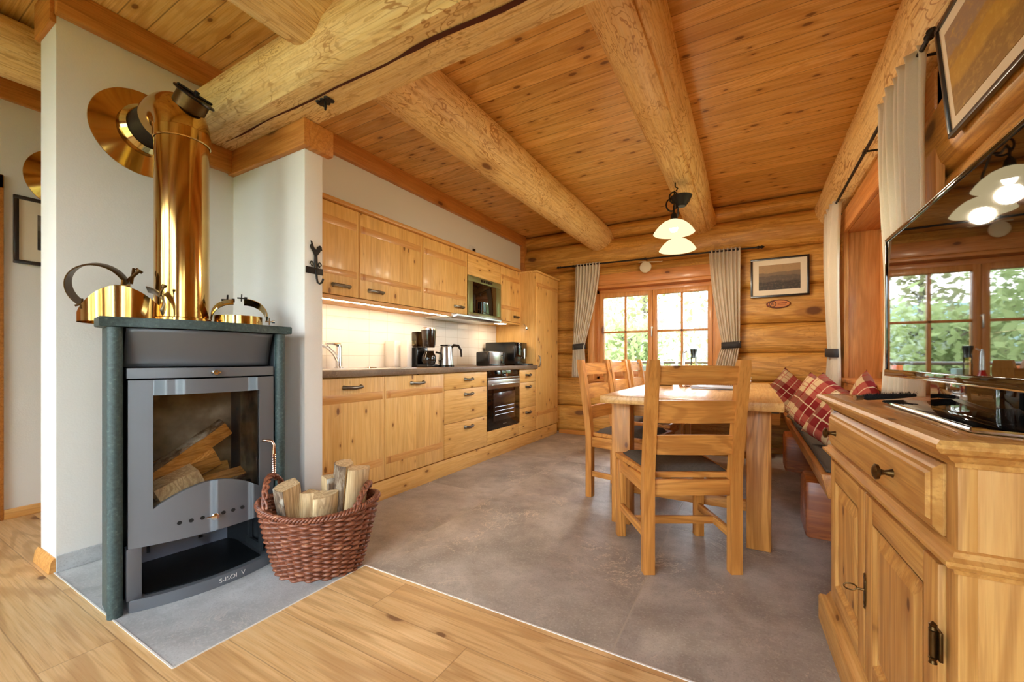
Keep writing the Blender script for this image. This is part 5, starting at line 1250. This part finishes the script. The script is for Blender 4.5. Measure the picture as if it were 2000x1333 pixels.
# body: stiles and rails frame, sides
m = MB(); m.box(.0, DB, 0, .022, .10, .80, .002); m.build('side_panel', M['side_z'], SB_)
m = MB(); m.box(.0, DB, LB - .022, LB, .10, .80, .002); m.build('side_panel', M['side_z'], SB_)
m = MB(); m.box(-.0015, .022, -.0015, .040, .10, .80, .001); m.build('corner_stile', M['side_z'], SB_)
m = MB(); m.box(-.0015, .022, LB - .038, LB + .0015, .10, .80, .001); m.build('corner_stile', M['side_z'], SB_)
for (za, zb) in ((.795, .805), (.62, .664), (.10, .125)):
    m = MB(); m.box(0, .022, .04, LB - .038, za, zb, .001); m.build('rail', M['side_y'], SB_)
m = MB(); m.box(.022, DB, .022, LB - .022, .11, .125); m.build('bottom_board', M['side_y'], SB_)
m = MB(); m.box(DB - .012, DB, .022, LB - .022, .12, .80); m.build('back_panel', M['side_z'], SB_)
m = MB(); m.box(-.018, DB, -.018, LB + .018, .822, .846, .004); m.build('top', M['side_top'], SB_)
m = MB(); moulding(m, 0, [(.0, .797), (.006, .798), (.008, .806), (.016, .812), (.020, .818), (.034, .824), (.040, .832), (.040, .838), (.034, .845), (.016, .8465)]); m.build('top_moulding', M['side_y'], SB_, angle=25)
m = MB(); moulding(m, 0, [(.0, .622), (.008, .624), (.010, .632), (.020, .636), (.024, .642), (.024, .648), (.012, .652), (.008, .660), (0, .662)]); m.build('waist_moulding', M['side_y'], SB_, angle=25)
m = MB(); moulding(m, 0, [(.0, .128), (.005, .120), (.014, .102), (.030, .095), (.034, .086), (.034, .03), (.034, .001), (0, .001)]); m.build('plinth', M['side_y'], SB_, angle=25)
# drawer with raised field
m = MB(); y0, y1, z0, z1 = .045, LB - .043, .667, .793
m.box(-.004, .02, y0, y1, z0, z1, .001)
A = [(y0, z0), (y1, z0), (y1, z1), (y0, z1)]; 
for (i0, x0_), (i1, x1_) in (((0, -.004), (.012, -.014)), ((.012, -.014), (.020, -.014)), ((.020, -.014), (.024, -.020))):
    P_ = [(x0_, y0 + i0, z0 + i0), (x0_, y1 - i0, z0 + i0), (x0_, y1 - i0, z1 - i0), (x0_, y0 + i0, z1 - i0)]; Q_ = [(x1_, y0 + i1, z0 + i1), (x1_, y1 - i1, z0 + i1), (x1_, y1 - i1, z1 - i1), (x1_, y0 + i1, z1 - i1)]
    for k in range(4): m.poly([P_[k], P_[(k + 1) % 4], Q_[(k + 1) % 4], Q_[k]])
m.poly(Q_); dw = m.build('drawer', M['side_y'], SB_, smooth=False)
for y in (.235, .775):
    m = MB(); m.lathe([(.010, 0), (.007, .006), (.005, .014), (.007, .020), (.016, .024), (.017, .030), (.010, .034), (0, .035)], (-.020, y, .728), (-1, 0, 0), seg=22); m.build('knob', M['antique'], dw)
# two panelled doors
def pdoor(y0, y1, z0=.128, z1=.616):
    m = MB(); f = .062; x = -.010
    m.box(x + .012, .0135, y0 + .002, y1 - .002, z0 + .002, z1 - .002, 0); d = m.build('door', M['side_z'], SB_)
    for a_, b_ in ((y0, y0 + f), (y1 - f, y1)):
        m = MB(); m.box(x, .014, a_, b_, z0, z1, .003); m.build('door_stile', M['side_z'], d)
    for a_, b_ in ((z1 - f, z1), (z0, z0 + f)):
        m = MB(); m.box(x, .014, y0 + f, y1 - f, a_, b_, .003); m.build('door_rail', M['side_y'], d)
    m = MB(); a0, a1, b0, b1 = y0 + f, y1 - f, z0 + f, z1 - f; prev = None
    for (i, xx) in ((0, x), (.004, x + .001), (.010, x + .008), (.016, x + .011), (.020, x + .011), (.045, x + .002), (.048, x + .001)):
        P_ = [(xx, a0 + i, b0 + i), (xx, a1 - i, b0 + i), (xx, a1 - i, b1 - i), (xx, a0 + i, b1 - i)]
        if prev:
            for k in range(4): m.poly([prev[k], prev[(k + 1) % 4], P_[(k + 1) % 4], P_[k]])
        prev = P_
    m.poly(prev); m.build('door_panel', M['side_z'], d, smooth=False); return d
d1 = pdoor(.048, .485); d2 = pdoor(.490, LB - .043)
m = MB(); m.cyl((-.018, .042, .455), (-.018, .042, .50), .0055, seg=14)
for z in (.448, .507): m.lathe([(0, -.008), (.006, -.005), (.0045, 0), (.006, .004), (0, .010)], (-.018, .042, z), seg=12)
m.box(-.013, -.008, .030, .054, .452, .503, .001); m.build('hinge', M['antique'], d1)
m = MB(); yk = .478
m.box(-.0135, -.0100, yk - .007, yk + .007, .325, .385, .001)
for z, s_ in ((.385, 1), (.325, -1)): m.lathe([(.009, 0), (.006, .003), (0, .004)], (-.011, yk, z + s_ * .004), (-1, 0, 0), seg=12); m.lathe([(.005, 0), (.003, .003), (0, .004)], (-.011, yk, z + s_ * .014), (-1, 0, 0), seg=10)
m.build('escutcheon', M['antique'], d1)
m = MB(); m.tube([(-.012, yk, .357), (-.028, yk + .002, .357)], .003, 8)
m.tube([(-.028 - .014 + .014 * math.cos(a), yk + .003, .358 + .0085 * math.sin(a)) for a in [2 * math.pi * q / 20 for q in range(20)]], .0018, 6, closed=True); m.build('key', M['antique'], d1)
# television
TVX = .370
t = thing('television', 'large black flat-screen television with glossy screen on the pine sideboard', 'television', (.40, 1.28, .8475)); o = t.location
m = MB(o); m.box(TVX + .002, TVX + .045, .858, 1.698, .925, 1.345, .006); m.box(TVX + .04, TVX + .09, 1.0, 1.56, .97, 1.25, .02); m.build('cabinet', M['black'], t)
m = MB(o); m.box(TVX - .003, TVX + .002, .870, 1.688, .944, 1.335, 0); m.build('screen', M['screen'], t, smooth=False)
m = MB(o); b = .009
m.box(TVX - .006, TVX + .004, .858, 1.698, 1.335, 1.345, .002); m.box(TVX - .006, TVX + .004, .858, .868, .925, 1.345, .002); m.box(TVX - .006, TVX + .004, 1.688, 1.698, .925, 1.345, .002); m.box(TVX - .008, TVX + .004, .858, 1.698, .925, .944, .003); m.build('bezel', M['blackglass'], t)
m = MB(o); m.box(TVX - .0085, TVX - .005, .858, 1.698, .9235, .927, .001); m.box(TVX - .0065, TVX - .004, .858, 1.698, 1.343, 1.346, .001); m.build('chrome_edge', M['chrome'], t)
m = MB(o); m.box(TVX + .02, TVX + .07, 1.10, 1.42, .856, .95, .004); m.build('neck', M['blackglass'], t)
m = MB(o); m.prism([(.335, 1.02, .8475), (.335, 1.565, .8475), (.385, 1.60, .8475), (.56, 1.60, .8475), (.56, .97, .8475), (.40, .985, .8475)], (0, 0, .010), .002); m.build('base_plate', M['blackglass'], t)
m = MB(o); m.tube([(.334, 1.02, .8525), (.334, 1.565, .8525), (.384, 1.601, .8525)], .0048, 8); m.tube([(.334, 1.02, .8525), (.40, .983, .8525), (.56, .968, .8525)], .0048, 8); m.build('base_trim', M['chrome'], t)
m = MB((.45, 1.3, .90)); m.box(.47, .53, .99, 1.62, .8475 + .0105, .918, .006); tag(m.build('shade_block', M['matblack']), 'matt black block behind the television stand, standing in for the darkness there', 'shade block')  # black block put in for the darkness beneath the television
# duster
t = thing('duster', 'black bristle duster with silver tip lying on the sideboard in front of the television', 'duster', (.32, 1.62, .848)); o = t.location
p0 = Vector((.275, 1.605, .858)); p1 = Vector((.375, 1.555, .866)); p1 = p0 + (Vector((.43, 1.68, .866)) - p0) * 1.0
m = MB(o); m.tube([p0, p0.lerp(p1, .12)], .008, 12); m.build('tip', M['steel'], t)
m = MB(o); rnd = random.Random(5); d = (p1 - p0).normalized(); sd = d.cross(Vector((0, 0, 1))).normalized()
m.tube([p0.lerp(p1, .1), p0.lerp(p1, .2), p0.lerp(p1, .6), p1], [.004, .009, .009, .004], 10)
for k in range(420):
    q = p0.lerp(p1, rnd.uniform(.1, 1)); a = rnd.uniform(-.3, math.pi + .3); dr = sd * math.cos(a) + Vector((0, 0, 1)) * math.sin(a); L_ = rnd.uniform(.010, .017)
    e = q + dr * L_ + d * rnd.uniform(-.004, .006)
    if e.z < .849: e.z = .849
    m.poly([q - d * .0015, q + d * .0015, e])
m.build('bristles', M['matblack'], t, smooth=False)
# picture on the right wall, leaning out at its top
T = Matrix.Translation((.632, 1.765, 1.995)) @ Matrix.Rotation(R(-90), 4, 'Z') @ Matrix.Rotation(R(5.4), 4, 'X')
picture('framed_picture', 'large black-framed golden landscape picture tilted forward on the right-hand wall', T, .73, .415, .016, .058, M['ph_side'], .018)
# ================================================================ OUTSIDE
simple2 = MB(); simple2.box(-60, 60, -40, 60, -1.7, -1.5); tag(simple2.build('meadow', M['grass'], smooth=False), 'green meadow below the house', 'ground', kind='stuff')
m = MB((-1, 40, -1.5))
m.grid(lambda u, v: (-70 + 140 * u, 38 + 18 * v, -1.5 + (5.5 + 3.5 * mnoise.noise(Vector((u * 5, 1, 2))) + 6 * u) * v ** .8), 40, 8)
tag(m.build('hillside', M['hill'], smooth=True), 'hazy wooded hillside seen through the back window', 'hill')
m = MB((-1, 5.4, -.12)); m.box(-4.4, 3.2, 5.36, 7.1, -.14, -.06); tag(m.build('terrace', M['deck'], smooth=False), 'wooden terrace outside the back window', 'terrace')
m = MB((2, 0, -.12)); m.box(1.05, 3.2, -1.86, 5.35, -.14, -.06); tag(m.build('terrace', M['deck'], smooth=False), 'wooden terrace outside the right-hand window', 'terrace')
m = MB((-2, -3.2, -.12)); m.box(-4.4, 3.2, -3.6, -1.87, -.14, -.06); tag(m.build('terrace', M['deck'], smooth=False), 'unseen wooden terrace outside the glazed doors, added to bounce daylight inside', 'terrace')  # unseen deck behind the camera, added so daylight bounces into the room
rl = thing('terrace_railing', 'grey metal rail on wooden posts outside the back window', 'railing', (-1, 7.0, -.06))
m = MB(rl.location); m.tube([(-3.6, 7.0, .925), (3.1, 7.0, .925)], .022, 12); m.build('rail', M['railm'], rl)
for x in (-3.0, -1.93, -.88, .4, 1.8):
    m = MB(rl.location); m.box(x - .05, x + .05, 6.96, 7.04, -.06, .90, .006); m.build('post', M['post'], rl)
m = MB((-1.75, 6.3, -.06)); m.box(-2.2, -1.5, 6.25, 6.35, .80, .88, .01); m.box(-2.12, -2.02, 6.25, 6.35, -.06, .8, .005); m.box(-1.70, -1.60, 6.25, 6.35, -.06, .8, .005)
tag(m.build('terrace_bench', M['post']), 'reddish wooden bench back outside the back window', 'bench')
m = MB((-1.3, 6.5, -.06)); m.box(-1.42, -1.25, 6.45, 6.6, -.06, .87, .008); tag(m.build('crate', M['hill']), 'grey box standing on the terrace', 'box')
def tree(x, y, h, r, n, mat, label, seed, trunk_r=.1, low=.25, ls=.085):
    rnd = random.Random(seed); t = thing('leafy_tree', label, 'tree', (x, y, -1.5))
    m = MB((x, y, -1.5)); top = Vector((x + rnd.uniform(-.4, .4), y, -1.5 + h * .9)); base = Vector((x, y, -1.5))
    m.tube([base, base.lerp(top, .35) + Vector((.12, 0, 0)), base.lerp(top, .7), top], [trunk_r, trunk_r * .8, trunk_r * .5, .02], 8)
    tips = []
    for k in range(34):
        f = rnd.uniform(low, .95); p = base.lerp(top, f); a = rnd.uniform(0, 6.283); ln = r * (1.15 - f * .6) * rnd.uniform(.6, 1)
        q = p + Vector((math.cos(a) * ln, math.sin(a) * ln, ln * rnd.uniform(.1, .55))); mid = p.lerp(q, .5) + Vector((0, 0, rnd.uniform(-.05, .15)))
        m.tube([p, mid, q], [trunk_r * .28, trunk_r * .16, .006], 5); tips += [p.lerp(q, .45), mid, p.lerp(q, .75), q, q]
    m.build('trunk', M['trunk'], t)
    m = MB((x, y, -1.5)); bm = m.bm
    for k in range(n):
        c = rnd.choice(tips) + Vector([rnd.gauss(0, .26) for _ in range(3)])
        u = Vector([rnd.uniform(-1, 1) for _ in range(3)]).normalized(); v = u.cross(Vector([rnd.uniform(-1, 1) for _ in range(3)])).normalized(); sz = ls * rnd.uniform(.6, 1.3)
        bm.faces.new([bm.verts.new(c + u * sz), bm.verts.new(c + v * sz * .55), bm.verts.new(c - u * sz), bm.verts.new(c - v * sz * .55)])
    m.build('crown', mat, t, smooth=False)
    return t
TR = [(-4.8, 10.5, 6.2, 2.2, 5200, 'leaf'), (-7.5, 12, 7.0, 2.8, 5200, 'leaf'), (-2.6, 12.0, 3.6, 1.7, 2600, 'leaf'), (-.4, 13.5, 6.6, 1.6, 900, 'leaf2'), (-3.3, 15, 7.2, 1.8, 1000, 'leaf2'),
      (1.6, 14, 3.4, 2.2, 3600, 'leaf'), (-11, 11, 7.5, 3, 4200, 'leaf'), (-6, 17, 6, 3, 3800, 'leaf'), (.8, 17, 4.5, 2.6, 3600, 'leaf'), (4.5, 15, 6, 2.4, 2600, 'leaf'),
      (6, 6.5, 6, 2.2, 3000, 'leaf'), (7, 2, 6.5, 2.4, 3000, 'leaf'), (6.5, -2, 5.5, 2.2, 2600, 'leaf'),
      (-4.5, -9, 6, 2.6, 3200, 'leaf'), (-1, -10, 5, 2.2, 2600, 'leaf'), (2.5, -9, 6.5, 2.4, 3000, 'leaf'), (-8, -8, 7, 2.6, 3000, 'leaf')]
names = ['dense green tree just left of the terrace railing', 'tall green tree left beyond the terrace', 'low green tree in the middle of the back window', 'thin pale tree right of the back window centre', 'thin pale tree in the left half of the back window',
         'low green tree at the right edge of the back window', 'broad green tree far left behind the house', 'green tree deep behind the left window half', 'bushy green tree behind the right window half', 'green tree right beyond the back corner of the house',
         'green tree outside the right-hand window', 'green tree beside the right-hand terrace', 'green tree near the front right corner of the house', 'green tree in front of the glazed doors on the left', 'small green tree in front of the glazed doors in the middle', 'tall green tree in front of the glazed doors on the right', 'tall green tree far in front on the left']
for i, (q, nm) in enumerate(zip(TR, names)): tree(q[0], q[1], q[2], q[3], q[4], M[q[5]], nm, i + 1, ls=.11 if abs(q[1]) > 9 else .09)
